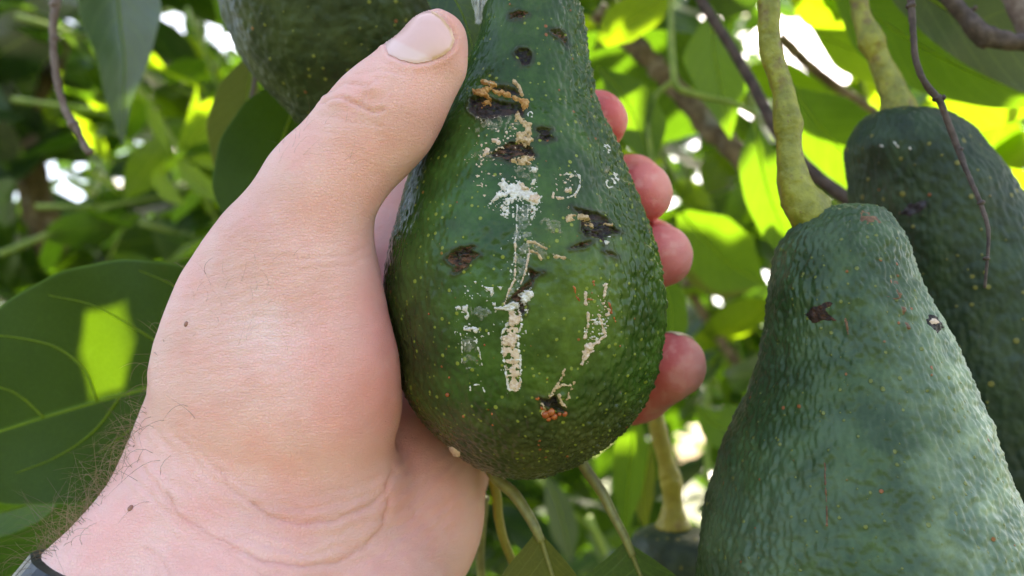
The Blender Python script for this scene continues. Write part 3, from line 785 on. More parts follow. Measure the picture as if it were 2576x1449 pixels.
# small far avocado at the bottom
prof5 = [(1326, 1692, 0), (1327, 1692, 40), (1332, 1692, 66), (1345, 1692, 92), (1375, 1692, 108), (1420, 1692, 122), (1500, 1692, 150), (1600, 1692, 175), (1720, 1690, 170), (1800, 1690, 110), (1830, 1690, 45), (1836, 1690, 0)]
av5, A5 = other_fruit(prof5, 0.37, 0.37, M_A3, (0.042, 0.062, 0.036), 'small dull avocado on a yellow stalk low down behind the little finger',
    [(1625, 900, .370, 19), (1635, 960, .370, 19), (1647, 1030, .370, 20), (1660, 1100, .370, 22), (1676, 1160, .370, 22), (1688, 1215, .370, 28), (1692, 1262, .370, 24), (1693, 1300, .370, 34), (1693, 1326, .370, 43), (1693, 1332, .37, 40)], M_PEDY, lambda px, py, c: c,
    rows=160, front=120, back=40, peb=0.0005, pscale=260, lump=0.0004, seed=51)

K2 = dict(parent=av2, fruit=A2); K3 = dict(parent=av3, fruit=A3)
poly_patch('scar', [[(2028, 790), (2040, 776), (2062, 768), (2075, 758), (2100, 762), (2078, 782), (2108, 808), (2070, 806), (2045, 815)]], M_SCARB, 0.00015, 3, 9, 81, label='purple brown star shaped scar high on the pale fruit', **K2)
poly_patch('scar', [[(2330, 805), (2345, 793), (2362, 797), (2375, 815), (2374, 838), (2352, 832)]], M_SCAR, 0.0002, 3, 8, 82, label='black scab at the right edge of the pale fruit', **K2)
poly_patch('resin_crust', [[(2338, 808), (2352, 800), (2364, 812), (2350, 822)]], M_PINK, 0.0004, 2.5, 7, 83, **K2)
for ln_, w_, sd_ in (([(2075, 1165), (2077, 1230), (2080, 1322)], 2.2, 84), ([(2127, 802), (2131, 822), (2133, 840)], 3, 85), ([(2255, 700), (2266, 742), (2278, 790), (2284, 826)], 2.4, 86), ([(2232, 745), (2250, 752), (2266, 748)], 2.2, 87)):
    line_patch('scratch', [ln_], w_, M_SCARB2, 0.0002, 1.6, 9, sd_, **K2)
poly_patch('scar', [[(2150, 535), (2172, 528), (2205, 545), (2218, 566), (2195, 560), (2165, 556)]], M_SCARB2, 0.00012, 5, 9, 88, holes=0.25, **K2)
poly_patch('scar', [[(2262, 540), (2280, 515), (2310, 506), (2338, 500), (2325, 525), (2300, 545)]], M_PURP, 0.0001, 4, 10, 89, label='purple bruise on the far right avocado', **K3)
poly_patch('resin_crust', [[(2284, 362), (2292, 360), (2294, 376), (2288, 378)], [(2215, 366), (2226, 364), (2222, 374)], [(2248, 355), (2268, 372), (2256, 374)]], M_WHITE, 0.0002, 2.5, 6, 90, holes=0.5, **K3)

# ------------------------------------------------------------------ the hand: one implicit surface
def cone_sd(X, a, b, ra, rb):
    ab = b - a; L2 = ab @ ab
    t = np.clip(((X - a) @ ab) / L2, 0, 1)
    return np.linalg.norm(X - a - t[..., None] * ab, axis=-1) - (ra + (rb - ra) * t)

def smin(a, b, k):
    h = np.clip(0.5 + 0.5 * (b - a) / k, 0, 1)
    return b + (a - b) * h - k * h * (1 - h)

def chain(X, pts, k=0.004):
    a = np.array(pts, float); c = loc(a[:, 0], a[:, 1], a[:, 2]); r = a[:, 3] * K * a[:, 2]
    out = None
    for i in range(len(c) - 1):
        d = cone_sd(X, c[i], c[i + 1], r[i], r[i + 1])
        out = d if out is None else smin(out, d, k)
    return out

def ell(X, px, py, d, rx, ry, rz, rot=0.0):
    c = loc(px, py, d); s = K * d
    q = X - c
    ca, sa = math.cos(rot), math.sin(rot)
    x = q[..., 0] * ca + q[..., 1] * sa; y = -q[..., 0] * sa + q[..., 1] * ca; z = q[..., 2]
    R = np.array([rx, ry, rz]) * s
    k0 = np.sqrt((x / R[0]) ** 2 + (y / R[1]) ** 2 + (z / R[2]) ** 2)
    k1 = np.sqrt((x / R[0] ** 2) ** 2 + (y / R[1] ** 2) ** 2 + (z / R[2] ** 2) ** 2)
    return k0 * (k0 - 1) / (k1 + 1e-9)

HAND = dict(
    thumb=[(1100, 98, .226, 70), (1078, 150, .226, 88), (1010, 240, .226, 108), (958, 305, .226, 124), (884, 383, .226, 122), (802, 480, .226, 136), (756, 588, .228, 158)],
    fingers=[
        [(1180, 520, .322, 100), (1330, 330, .330, 92), (1440, 300, .312, 80), (1500, 303, .290, 70), (1524, 305, .272, 58)],
        [(1170, 620, .326, 105), (1350, 480, .342, 96), (1500, 470, .326, 88), (1585, 480, .298, 82), (1618, 484, .276, 76)],
        [(1160, 760, .326, 105), (1350, 660, .342, 98), (1520, 640, .330, 90), (1630, 640, .302, 84), (1664, 643, .278, 80)],
        [(1170, 900, .322, 100), (1330, 960, .336, 94), (1480, 1010, .325, 88), (1600, 975, .300, 84), (1695, 918, .280, 82)],
    ])

def hand_sdf(X):
    d = chain(X, HAND['thumb'], 0.006)
    # thumb metacarpal and ball of the thumb
    d = smin(d, ell(X, 708, 866, .232, 284, 318, 210, 0.12), 0.016)
    d = smin(d, ell(X, 705, 1015, .236, 300, 285, 220, -0.1), 0.012)
    # back edge of the hand, down to the wrist
    d = smin(d, chain(X, [(728, 680, .250, 172), (640, 900, .258, 215), (576, 1130, .258, 222), (448, 1400, .232, 235), (225, 1640, .215, 260)]), 0.014)
    # second roll below the ball of the thumb, wrist
    d = smin(d, chain(X, [(560, 1270, .232, 190), (760, 1310, .236, 190), (880, 1240, .244, 150)], 0.01), 0.007)
    d = smin(d, chain(X, [(600, 1440, .226, 230), (560, 1700, .205, 300)], 0.01), 0.012)
    # palm and heel of the hand
    palm = chain(X, [(1110, 620, .325, 130), (1080, 900, .322, 160), (1050, 1120, .298, 180), (962, 1290, .272, 215), (860, 1500, .245, 235), (800, 1700, .222, 260)], 0.012)
    palm = smin(palm, chain(X, [(900, 640, .312, 150), (880, 900, .300, 190), (820, 1200, .275, 220)], 0.012), 0.02)
    palm = smin(palm, chain(X, [(1040, 330, .318, 90), (1000, 470, .315, 110), (960, 640, .308, 130)], 0.01), 0.01)
    palm = smin(palm, ell(X, 1035, 1260, .268, 160, 230, 150, 0.15), 0.010)
    fd = None
    for ch in HAND['fingers']:
        e = chain(X, ch, 0.005)
        fd = e if fd is None else smin(fd, e, 0.0012)
    palm = smin(palm, fd, 0.008)
    d = smin(d, palm, 0.004)
    # the fruit presses into the flesh
    return d

def fruit_sd(X, prof, d):
    """rough distance to the first fruit, for pressing the hand against it"""
    px, py = proj(X)
    a = np.array(prof, float)
    hw = np.interp(py, a[:, 0], a[:, 2], left=0, right=0); cx = np.interp(py, a[:, 0], a[:, 1])
    C = loc(cx, py, d)
    rr = hw * K * d
    yy = X[..., 1]
    cx_m = (cx - 1288) * K * d
    dist = np.hypot(X[..., 0] - cx_m, X[..., 2] + d)
    # half widths indexed by height at the axis distance
    pya = -yy / (K * d) + 724.5
    hw = np.interp(pya, a[:, 0], a[:, 2], left=-20, right=-20); cx = np.interp(pya, a[:, 0], a[:, 1])
    dist = np.hypot(X[..., 0] - (cx - 1288) * K * d, X[..., 2] + d)
    return dist - hw * K * d

def surface_nets(F, org, h):
    nx, ny, nz = F.shape
    S = F < 0
    cell = np.zeros((nx - 1, ny - 1, nz - 1), np.int8)
    for a in (0, 1):
        for b in (0, 1):
            for c in (0, 1):
                cell += S[a:nx - 1 + a, b:ny - 1 + b, c:nz - 1 + c]
    act = (cell > 0) & (cell < 8)
    idx = -np.ones(act.shape, np.int64); ii = np.argwhere(act); idx[act] = np.arange(len(ii))
    acc = np.zeros((len(ii), 3)); cnt = np.zeros(len(ii))
    corners = [(a, b, c) for a in (0, 1) for b in (0, 1) for c in (0, 1)]
    for i, p in enumerate(corners):
        for q in corners[i + 1:]:
            if sum(abs(p[k] - q[k]) for k in range(3)) != 1: continue
            fp = F[ii[:, 0] + p[0], ii[:, 1] + p[1], ii[:, 2] + p[2]]; fq = F[ii[:, 0] + q[0], ii[:, 1] + q[1], ii[:, 2] + q[2]]
            cr = (fp < 0) != (fq < 0)
            t = np.where(cr, fp / np.where(cr, fp - fq, 1), 0)
            pt = np.array(p) + t[:, None] * (np.array(q) - np.array(p))
            acc += pt * cr[:, None]; cnt += cr
    v = (ii + acc / cnt[:, None]) * h + org
    faces = []
    for ax in range(3):
        o1, o2 = [(1, 2), (2, 0), (0, 1)][ax]
        sl0 = [slice(None)] * 3; sl1 = [slice(None)] * 3
        sl0[ax] = slice(0, F.shape[ax] - 1); sl1[ax] = slice(1, None)
        A = S[tuple(sl0)]; B = S[tuple(sl1)]
        e = np.argwhere(A != B)
        ok = (e[:, o1] > 0) & (e[:, o2] > 0) & (e[:, o1] < F.shape[o1] - 1) & (e[:, o2] < F.shape[o2] - 1)
        e = e[ok]
        flip = A[tuple(e.T)]
        def cidx(d1, d2):
            q = e.copy(); q[:, o1] += d1; q[:, o2] += d2
            return idx[tuple(q.T)]
        q = np.stack([cidx(-1, -1), cidx(0, -1), cidx(0, 0), cidx(-1, 0)], 1)
        q[~flip] = q[~flip][:, ::-1]
        faces.append(q)
    f = np.concatenate(faces)
    return v, f[(f >= 0).all(1)]

h_ = 0.00125
lo = np.array([-0.150, -0.122, -0.362]); hi = np.array([0.075, 0.088, -0.158])
ax = [np.arange(lo[k], hi[k], h_) for k in range(3)]
F = np.empty((len(ax[0]), len(ax[1]), len(ax[2])), np.float32)
YY, ZZ = np.meshgrid(ax[1], ax[2], indexing='ij')
for i0 in range(0, len(ax[0]), 12):
    xs = ax[0][i0:i0 + 12]
    X = np.empty((len(xs),) + YY.shape + (3,)); X[..., 0] = xs[:, None, None]; X[..., 1] = YY; X[..., 2] = ZZ
    d = hand_sdf(X)
    fs = fruit_sd(X, prof1, 0.25)
    d = -smin(-d, fs - 0.0004, 0.003)            # flesh flattened where the fruit lies in it
    F[i0:i0 + 12] = d
hv, hf = surface_nets(F, lo, h_)
del F
# relax a little, then one subdivision
me = mesh_from('hand', hv, hf)
ob = bpy.data.objects.new('hand', me); COL.objects.link(ob)
sm = ob.modifiers.new('s', 'SMOOTH'); sm.factor = 0.5; sm.iterations = 3
sb = ob.modifiers.new('d', 'SUBSURF'); sb.levels = 1; sb.render_levels = 1
dg = bpy.context.evaluated_depsgraph_get()
m2 = bpy.data.meshes.new_from_object(ob.evaluated_get(dg))
bpy.data.objects.remove(ob); bpy.data.meshes.remove(me)
n = len(m2.vertices)
hv = np.empty(n * 3); m2.vertices.foreach_get('co', hv); hv = hv.reshape(-1, 3)
hn = np.empty(n * 3); m2.vertices.foreach_get('normal', hn); hn = hn.reshape(-1, 3)
hf = np.empty(len(m2.loops), int); m2.loops.foreach_get('vertex_index', hf); hf = hf.reshape(-1, 4)
bpy.data.meshes.remove(m2)

px, py = proj(hv)
view = -(hn * hv).sum(1) / np.linalg.norm(hv, axis=1)      # >0 faces the camera
front = sstep(-0.1, 0.15, view)
depth = -hv[:, 2]
disp = np.zeros(n)
crease_mask = np.zeros(n)
def h4(pts): return [(x * .9 / 1.59, 628.9 + y * .9 / 1.59) for x, y in pts]
CREASES = [  # line, width, depth in mm, reddening
    (h4([(1745, 985), (1715, 1060), (1640, 1135), (1500, 1195), (1330, 1215), (1200, 1180), (1120, 1125)]), 7, 1.5, .8),
    (h4([(1725, 1110), (1700, 1220), (1620, 1320), (1500, 1385), (1350, 1408), (1150, 1370), (950, 1270), (800, 1180), (740, 1080)]), 7, 1.2, .9),
    (h4([(1070, 1350), (900, 1270), (760, 1160), (700, 1040)]), 6, .5, .5),
    (h4([(1120, 1125), (1020, 1050), (960, 960)]), 6, .6, .5),
    (h4([(640, 1330), (720, 1370), (760, 1449)]), 7, .6, .4),
    (h4([(1000, 1340), (1100, 1400), (1200, 1449)]), 6, .5, .4),
    (h4([(560, 800), (640, 960), (700, 1110), (800, 1230)]), 8, .3, .2),
    ([(812, 262), (850, 248), (900, 262), (940, 280), (965, 275)], 5, 1.7, .6),
    ([(822, 238), (870, 212), (930, 218)], 5, 1.0, .35),
    ([(905, 262), (925, 225), (948, 202)], 5, .8, .2), ([(900, 190), (960, 178), (1020, 190)], 5, .5, .2), ([(800, 290), (870, 300), (960, 318)], 5, .5, .25), ([(770, 320), (840, 335)], 5, .4, .2),
    ([(930, 612), (880, 640), (800, 650), (700, 645)], 5, .5, .5),
    ([(935, 640), (870, 670), (760, 672)], 5, .3, .3),
    ([(560, 600), (600, 560), (640, 540)], 5, .25, .2),
]
for ln, w, dp, red in CREASES:
    dd = seg_dist(px + 4 * n2(px, py, 40, 1), py + 4 * n2(px, py, 40, 2), ln)
    g = np.exp(-(dd / (w * 0.7)) ** 2)
    sel = front * (depth < 0.29)
    disp -= g * dp * 0.00030 * sel
    disp += np.exp(-((dd - w * 2.4) / (w * 1.6)) ** 2) * dp * 0.00012 * sel
    crease_mask = np.maximum(crease_mask, g * red * sel)
# soft fine folds: curved family below the ball of the thumb, fan on the heel
ang = np.arctan2(py - 950, px - 760); rad = np.hypot((px - 760) / 1.05, py - 950)
zone = sstep(260, 330, rad) * sstep(620, 460, rad) * sstep(0.15, 0.6, ang) * sstep(3.1, 2.6, ang) * front
disp += 0.00016 * zone * np.sin(rad / 5.5 + 3.0 * n2(px, py, 60, 4))
zone2 = front * blob(px, py, 620, 800, 240, 230)
disp += 0.00006 * zone2 * np.sin((py * 0.97 + px * 0.22) / 4.6 + 4 * n2(px, py, 80, 6))
disp += 0.0004 * fbm(hv * 60, 3, 2)
disp += front * 0.0010 * (blob(px, py, 935, 222, 26, 22) + 0.7 * blob(px, py, 880, 240, 24, 18) + 0.8 * blob(px, py, 845, 258, 26, 14))
# nail bed
NAIL = [(978, 134), (1010, 150), (1046, 158), (1078, 153), (1112, 140), (1134, 122), (1142, 100), (1134, 76), (1112, 46), (1092, 32), (1070, 27), (1040, 20), (1000, 70), (970, 110)]
nd = poly_sd(px, py, NAIL)
thumb_sel = front * (depth < 0.25)
disp -= 0.00035 * np.exp(-((nd - 2) / 5.0) ** 2) * thumb_sel
disp += 0.00035 * np.exp(-((nd - 14) / 8.0) ** 2) * thumb_sel
disp += (px > 1380) * (0.00010 * fbm(hv * 420, 2, 12) + 0.00012 * fbm(hv * 150, 2, 13))
hv2 = hv + hn * disp[:, None]

# colour of the skin, with some light and shade painted in
c = np.tile(np.array([0.84, 0.515, 0.45]), (n, 1))
nz = n2(px, py, 110, 7, 4)
wr = 1 / (1 + np.exp(-(py - 1180 + 0.25 * (px - 500)) / 70.0))
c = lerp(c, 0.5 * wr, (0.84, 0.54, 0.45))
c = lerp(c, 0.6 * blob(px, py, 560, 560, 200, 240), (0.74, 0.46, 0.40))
c = lerp(c, 0.9 * blob(px, py, 735, 905, 190, 260), (0.90, 0.66, 0.65))  # light caught by the ball of the thumb, painted as paler skin
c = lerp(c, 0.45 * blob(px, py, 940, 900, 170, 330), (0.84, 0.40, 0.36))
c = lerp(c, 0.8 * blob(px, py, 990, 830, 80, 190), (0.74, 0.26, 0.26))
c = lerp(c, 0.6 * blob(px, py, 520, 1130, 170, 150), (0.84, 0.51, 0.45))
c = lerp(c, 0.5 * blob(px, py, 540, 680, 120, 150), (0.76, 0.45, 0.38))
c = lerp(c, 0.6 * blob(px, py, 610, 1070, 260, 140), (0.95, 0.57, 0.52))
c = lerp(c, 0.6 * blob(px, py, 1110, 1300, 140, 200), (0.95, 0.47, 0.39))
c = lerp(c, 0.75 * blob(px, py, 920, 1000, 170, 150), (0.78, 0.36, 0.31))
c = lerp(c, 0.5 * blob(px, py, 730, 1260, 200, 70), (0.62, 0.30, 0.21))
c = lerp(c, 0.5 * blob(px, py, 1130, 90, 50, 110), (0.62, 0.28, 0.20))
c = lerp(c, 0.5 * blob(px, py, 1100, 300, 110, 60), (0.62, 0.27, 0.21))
c = lerp(c, 0.6 * blob(px, py, 1090, 1120, 150, 110), (0.60, 0.25, 0.20))  # shade on the palm under the fruit, painted as darker red
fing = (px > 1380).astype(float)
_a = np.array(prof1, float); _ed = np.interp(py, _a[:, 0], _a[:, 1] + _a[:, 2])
c = lerp(c, 0.94 * fing, (0.72, 0.13, 0.13))  # shade beside the fruit painted as dark red on the fingers
c = lerp(c, 0.9 * fing * sstep(15, 105, px - _ed + 22 * n2(px, py, 35, 21)), (0.90, 0.38, 0.33))  # outer fingertips painted lighter, as lit
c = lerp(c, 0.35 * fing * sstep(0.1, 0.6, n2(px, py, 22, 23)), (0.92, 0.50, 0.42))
c = lerp(c, 0.18 * sstep(0.15, 0.8, nz) * (1 - fing), (0.62, 0.33, 0.27))
c = lerp(c, 0.45 * crease_mask, (0.58, 0.24, 0.15))
c = c * np.array([1.05, 1.0, 1.02])
c = lerp(c, 0.20 * sstep(0.0, 0.7, n2(px, py, 150, 31, 3)), (0.88, 0.43, 0.40))
person = thing('person', P(560, 1500, 0.23), 'bare left hand and hairy wrist cradling the scarred avocado, thumb along its neck', 'person')
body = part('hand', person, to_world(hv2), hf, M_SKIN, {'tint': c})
bvh = BVHTree.FromPolygons([tuple(q) for q in hv2], hf.tolist())

def hit(px_, py_):
    d = Vector(loc(px_, py_, 1.0)).normalized()
    return bvh.ray_cast(Vector((0, 0, 0)), d)

# thumb nail: plate laid over the bed, slightly domed
gx = np.arange(966, 1150, 2.2); gy = np.arange(18, 166, 2.2)
pts, good = [], []
for y in gy:
    for x in gx:
        l_, nn, _, dd = hit(x, y)
        ok = l_ is not None and dd < 0.27
        good.append(ok)
        pts.append(tuple(l_ + nn * 0.00022) if ok else (0, 0, 0))
pts = np.array(pts); good = np.array(good)
X_, Y_ = np.meshgrid(gx, gy); sd = poly_sd(X_.ravel(), Y_.ravel(), NAIL)
ff = grid_faces(len(gy), len(gx)); keep = good[ff].all(1) & (sd[ff] < 0).any(1); ff = ff[keep]
used, inv = np.unique(ff, return_inverse=True)
ncol = np.tile(np.array([0.74, 0.45, 0.42]), (len(used), 1))
ux, uy = X_.ravel()[used], Y_.ravel()[used]
sd_n = poly_sd(ux, uy, NAIL)
ncol = lerp(ncol, 0.4 * sstep(-4, 9, (uy - 109) - 0.48 * (ux - 1014)) * sstep(1092, 1066, ux), (0.82, 0.64, 0.63))
ncol = lerp(ncol, 0.8 * sstep(-9, -3, -8 * (ux < 1085) - np.abs(sd_n) * 1.0), (0.60, 0.36, 0.20))
tn = NT('fingernail'); at_ = tn.attr('tint')
b_ = tn.pbsdf(at_, 0.22, tn.bump(tn.noise(tn.mapping(tn.obj(), (900, 200, 900)), 1.0, 2), 0.00003, 0.6), Specular_IOR_Level=0.5)
part('fingernail', person, to_world(pts[used]), inv.reshape(-1, 4), tn.m, {'tint': ncol})
# nails of the four fingers, on their far side
for ch in HAND['fingers']:
    a = np.array(ch[-1][:3]); b = np.array(ch[-2][:3])
    pa, pb = loc(*a), loc(*b); r = ch[-1][3] * K * ch[-1][2]
    axis = (pa - pb) / np.linalg.norm(pa - pb)
    out = np.array([-0.35, 0, -1.0]); out = out - axis * (out @ axis); out /= np.linalg.norm(out); sd_ = np.cross(axis, out)
    us = np.linspace(-0.45, 0.45, 9); vs2 = np.linspace(-0.9, 0.75, 8)
    vv = []
    for v_ in vs2:
        lift = math.sqrt(max(0.1, 1.0 - max(0, v_) ** 2))
        for u_ in us:
            vv.append(pa + axis * v_ * r + (out * math.cos(u_) + sd_ * math.sin(u_)) * r * 1.04 * lift)
    part('fingernail', person, to_world(np.array(vv)), grid_faces(8, 9), M_NAIL)

# moles
M_MOLE = simple('mole', (0.26, 0.10, 0.06), (0.36, 0.16, 0.10), 900, 0.5)
for x, y, r in ((468, 815, 7), (328, 1278, 8), (337, 1122, 4)):
    l_, nn, _, _ = hit(x, y)
    if l_ is None: continue
    q = np.array(l_); v, f = ball(q, r * K * 0.23, 10, 7)
    v = q + (v - q) - np.outer(((v - q) @ np.array(nn)) * 0.65, np.array(nn))
    part('mole', person, to_world(v), f, M_MOLE)

# hairs on the wrist and the edge of the hand
rs = np.random.RandomState(5)
HV, HF = [], []
def hair(p0, d0, L, curl, r=0.00006):
    n_ = 9; pts = [p0]; d = np.array(d0, float); d /= np.linalg.norm(d)
    for i in range(n_ - 1):
        d = d + curl * (1.0 / n_); d /= np.linalg.norm(d)
        pts.append(pts[-1] + d * L / (n_ - 1))
    v, f = tube(np.array(pts), np.linspace(r, r * 0.3, n_), sides=3, cap=False, sub=1)
    o = sum(len(q) for q in HV)
    HV.append(v); HF.extend([[i + o for i in q] for q in f])
L_edge = [(470, 640), (425, 760), (392, 880), (350, 1000), (300, 1120), (240, 1220), (170, 1325), (110, 1390)]
cand = np.where((view > -0.35) & (depth < 0.30) & (px > 60) & (px < 520) & (py > 620))[0]
ed = seg_dist(px[cand], py[cand], L_edge)
wgt = np.exp(-(ed / 34.0) ** 2) * (0.05 + sstep(960, 1230, py[cand])) * (view[cand] < 0.45) * 2.2 + 0.085 * np.exp(-((ed - 70) / 90.0) ** 2) * (0.25 + sstep(950, 1200, py[cand]))
wgt = wgt / wgt.sum()
pick = rs.choice(cand, 330, replace=False, p=wgt)
for i in pick:
    nn = hn[i]
    low = sstep(850, 1250, np.array([py[i]]))[0]
    dirn = nn * (0.30 + 0.3 * rs.rand()) + np.array([-0.35 + 0.5 * rs.randn(), 0.55 + 0.5 * rs.randn(), 0.15 * rs.randn()])
    curl = np.array([rs.randn() * 1.3 - 0.3, rs.randn() * 1.3 - 0.9, -0.4 + rs.randn() * 0.8]) * (1.8 if rs.rand() < 0.75 else 2.4)
    L = (0.005 + 0.010 * rs.rand()) * (0.55 + 0.75 * low)
    hair(hv2[i], dirn, L, curl)
# a few fine hairs over the thumb and its base
cand2 = np.where((view > 0.1) & (depth < 0.26) & (((px > 480) & (px < 760) & (py > 640) & (py < 900)) | ((px > 700) & (px < 900) & (py > 240) & (py < 420))))[0]
for i in rs.choice(cand2, 40, replace=False):
    hair(hv2[i] + hn[i] * 0.0001, hn[i] * 0.35 + np.array([rs.rand(), 0.7, 0]), 0.004 + 0.004 * rs.rand(), rs.randn(3) * 1.0, r=0.000025)
v = np.concatenate(HV)
hr = part('arm_hair', person, to_world(v), HF, M_HAIR)
tag(hr, kind='stuff')

# watch strap round the wrist
def strap():
    c0 = np.array(loc(418, 1572, .225)); axis = np.array([-0.30, -0.93, 0.22]); axis /= np.linalg.norm(axis)
    x = np.cross(axis, [0, 0, 1.0]); x /= np.linalg.norm(x); y = np.cross(axis, x)
    M_ = simple('strap_metal', (0.008, 0.009, 0.012), (0.018, 0.020, 0.026), 300, 0.35, 0.00005, Metallic=0.2)
    t = thing('watch_strap', to_world(c0), 'dark grey metal link watch strap round the wrist at the bottom left corner', 'watch strap')
    nseg = 13
    N_ = nseg * 4; OFF = (-0.0100, 0.0, 0.0100); RR = []
    for off in OFF:
        rr = []
        for k in range(N_):
            a = 2 * math.pi * k / N_; dirv = x * math.cos(a) + y * math.sin(a)
            l_, nn, _, dd = bvh.ray_cast(Vector(c0 + axis * off + dirv * 0.12), Vector(-dirv))
            rr.append(0.12 - dd if l_ is not None else np.nan)
        rr = np.array(rr); ok = ~np.isnan(rr); rr = np.interp(np.arange(N_), np.arange(N_)[ok], rr[ok])
        RR.append(np.convolve(np.r_[rr[-2:], rr, rr[:2]], np.ones(5) / 5, 'valid'))
    RR = np.array(RR)
    def radius(kk, o_):
        return np.interp(o_, OFF, [np.interp(kk, range(N_ + 1), np.r_[q, q[0]]) for q in RR])
    for s in range(nseg):
        V = []
        ks = np.linspace(s * 4 + 0.08, s * 4 + 3.92, 5)
        for kk in ks:
            a = 2 * math.pi * kk / N_; dirv = x * math.cos(a) + y * math.sin(a)
            e = 0.0004 if kk in (ks[0], ks[-1]) else 0
            for (o_, hgt) in ((-0.0100, .0001), (-0.0092, .0024 - e), (0.0092, .0024 - e), (0.0100, .0001)):
                V.append(c0 + axis * o_ + dirv * (radius(kk, o_) + hgt))
        f = grid_faces(5, 4).tolist(); f += [[0, 4, 8, 12, 16, 19, 15, 11, 7, 3]]
        part('strap_link', t, to_world(np.array(V)), f, M_, smooth=False)
strap()

# ------------------------------------------------------------------ leaves
def blade(mid, wl, wr, cup=0.15, wave=0.0, nu=14, nv=40, seed=0):
    """mid: rows (px,py,d); wl/wr: half widths to the left/right (in picture units) along it; edges rise by cup*width towards the camera"""
    mid = np.array(mid, float)
    c3 = loc(mid[:, 0], mid[:, 1], mid[:, 2])
    L = np.r_[0, np.cumsum(np.linalg.norm(np.diff(c3, axis=0), axis=1))]; L /= L[-1]
    T = np.linspace(0, 1, nv)
    m = np.gradient(c3, L, axis=0)
    k = np.clip(np.searchsorted(L, T, side='right') - 1, 0, len(L) - 2)
    h = (L[k + 1] - L[k])[:, None]; u = ((T - L[k]) / h[:, 0])[:, None]
    c = (2*u**3 - 3*u**2 + 1) * c3[k] + (u**3 - 2*u**2 + u) * h * m[k] + (-2*u**3 + 3*u**2) * c3[k + 1] + (u**3 - u**2) * h * m[k + 1]
    tan = np.gradient(c, axis=0); tan /= np.linalg.norm(tan, axis=1)[:, None]
    view = -c / np.linalg.norm(c, axis=1)[:, None]
    side = np.cross(tan, view); side /= np.linalg.norm(side, axis=1)[:, None]      # image right when the leaf points up
    up = np.cross(side, tan)
    up *= np.sign((up * view).sum(1))[:, None]
    tk = np.linspace(0, 1, len(wl))
    from_l = np.interp(T, tk, wl); from_r = np.interp(T, np.linspace(0, 1, len(wr)), wr)
    # round the piecewise widths
    ker = np.array([1, 2, 3, 2, 1.]) / 9
    from_l = np.maximum(np.convolve(np.pad(from_l, 2, 'edge'), ker, 'valid'), 0.3); from_r = np.maximum(np.convolve(np.pad(from_r, 2, 'edge'), ker, 'valid'), 0.3)
    d = -c[:, 2]
    U = np.linspace(-1, 1, 2 * nu + 1)
    V = []; UV = []
    for i in range(nv):
        for u_ in U:
            w = (from_l[i] if u_ < 0 else from_r[i]) * K * d[i]
            wv = wave * w * math.sin(T[i] * 19 + seed + (2 if u_ < 0 else 0)) * abs(u_) ** 2
            V.append(c[i] + side[i] * u_ * w + up[i] * (cup * w * abs(u_) ** 1.3 + wv))
            UV.append(((u_ + 1) / 2, T[i]))
    return to_world(np.array(V)), grid_faces(nv, 2 * nu + 1), np.array(UV), to_world(c + up * 0.0003), d

def hero_leaf(label, mid, wl, wr, mat, petiole=None, pmat=None, cup=0.15, wave=0.0, rib=3.0, rmat=None, seed=0, group='large leaves near the fruit', nv=40):
    v, f, uv, c, d = blade(mid, wl, wr, cup, wave, seed=seed, nv=nv)
    o = thing('leaf', c[0], label, 'leaf', group)
    part('blade', o, v, f, mat, uv=uv)
    n_ = len(c)
    cc = c[::4]
    r = np.linspace(rib, rib * 0.3, len(cc)) * K * d[::4]
    vv, ff = tube(cc, r, sides=8, sub=3)
    part('midrib', o, vv, ff, rmat or M_RIB)
    if petiole:
        vv, ff = ptube(petiole, sides=12, sub=6)
        part('petiole', o, vv, ff, pmat or M_PET)
    return o

# big leaf at the left
def side_vein(o, pts, rad):
    """raised vein following the blade of leaf o"""
    bl = [c_ for c_ in o.children if c_.name.startswith('blade')][0]
    base = np.array(o.location)
    co = np.empty(len(bl.data.vertices) * 3); bl.data.vertices.foreach_get('co', co); co = to_cam(co.reshape(-1, 3) + base)
    t_ = BVHTree.FromPolygons([tuple(q) for q in co], [tuple(p_.vertices) for p_ in bl.data.polygons])
    tt = np.linspace(0, 1, 26); q = catmull(np.array([(x, y, 0) for x, y in pts], float), tt)
    out, rr_ = [], []
    for k_, (x, y, _) in enumerate(q):
        l_, nn, _, dd = t_.ray_cast(Vector((0, 0, 0)), Vector(loc(x, y, 1.0)).normalized())
        if l_ is None: continue
        out.append(to_world(np.array(l_) * 0.9985)); rr_.append(rad * (1 - 0.7 * tt[k_]) * K * dd)
    if len(out) > 3:
        v_, f_ = tube(np.array(out), np.array(rr_), sides=6, sub=1)
        part('side_vein', o, v_, f_, M_RIB)
big = hero_leaf('huge dark green leaf at the left with a bright sunlit patch', [(650, 880, .325), (480, 945, .318), (340, 985, .312), (240, 1012, .31), (110, 1050, .305), (0, 1085, .30), (-160, 1130, .295), (-330, 1190, .29)],
          [150, 220, 250, 250, 230, 180, 90, 0], [200, 285, 330, 335, 310, 215, 100, 0], M_LEAF_BIG, cup=0.10, wave=0.05, rmat=M_RIB, rib=5, nv=60)
for pts_, rad_ in (([(245, 1010), (212, 930), (150, 878), (50, 850), (-60, 840)], 3.6), ([(480, 945), (410, 872), (330, 820), (235, 768), (120, 742)], 3.6), ([(110, 1050), (40, 990), (-60, 960)], 3), ([(600, 900), (530, 800), (430, 715), (350, 680)], 3.0), ([(300, 1000), (240, 1080), (140, 1150), (40, 1190)], 3.0), ([(430, 960), (350, 1060), (250, 1140)], 2.6)):
    side_vein(big, pts_, rad_)
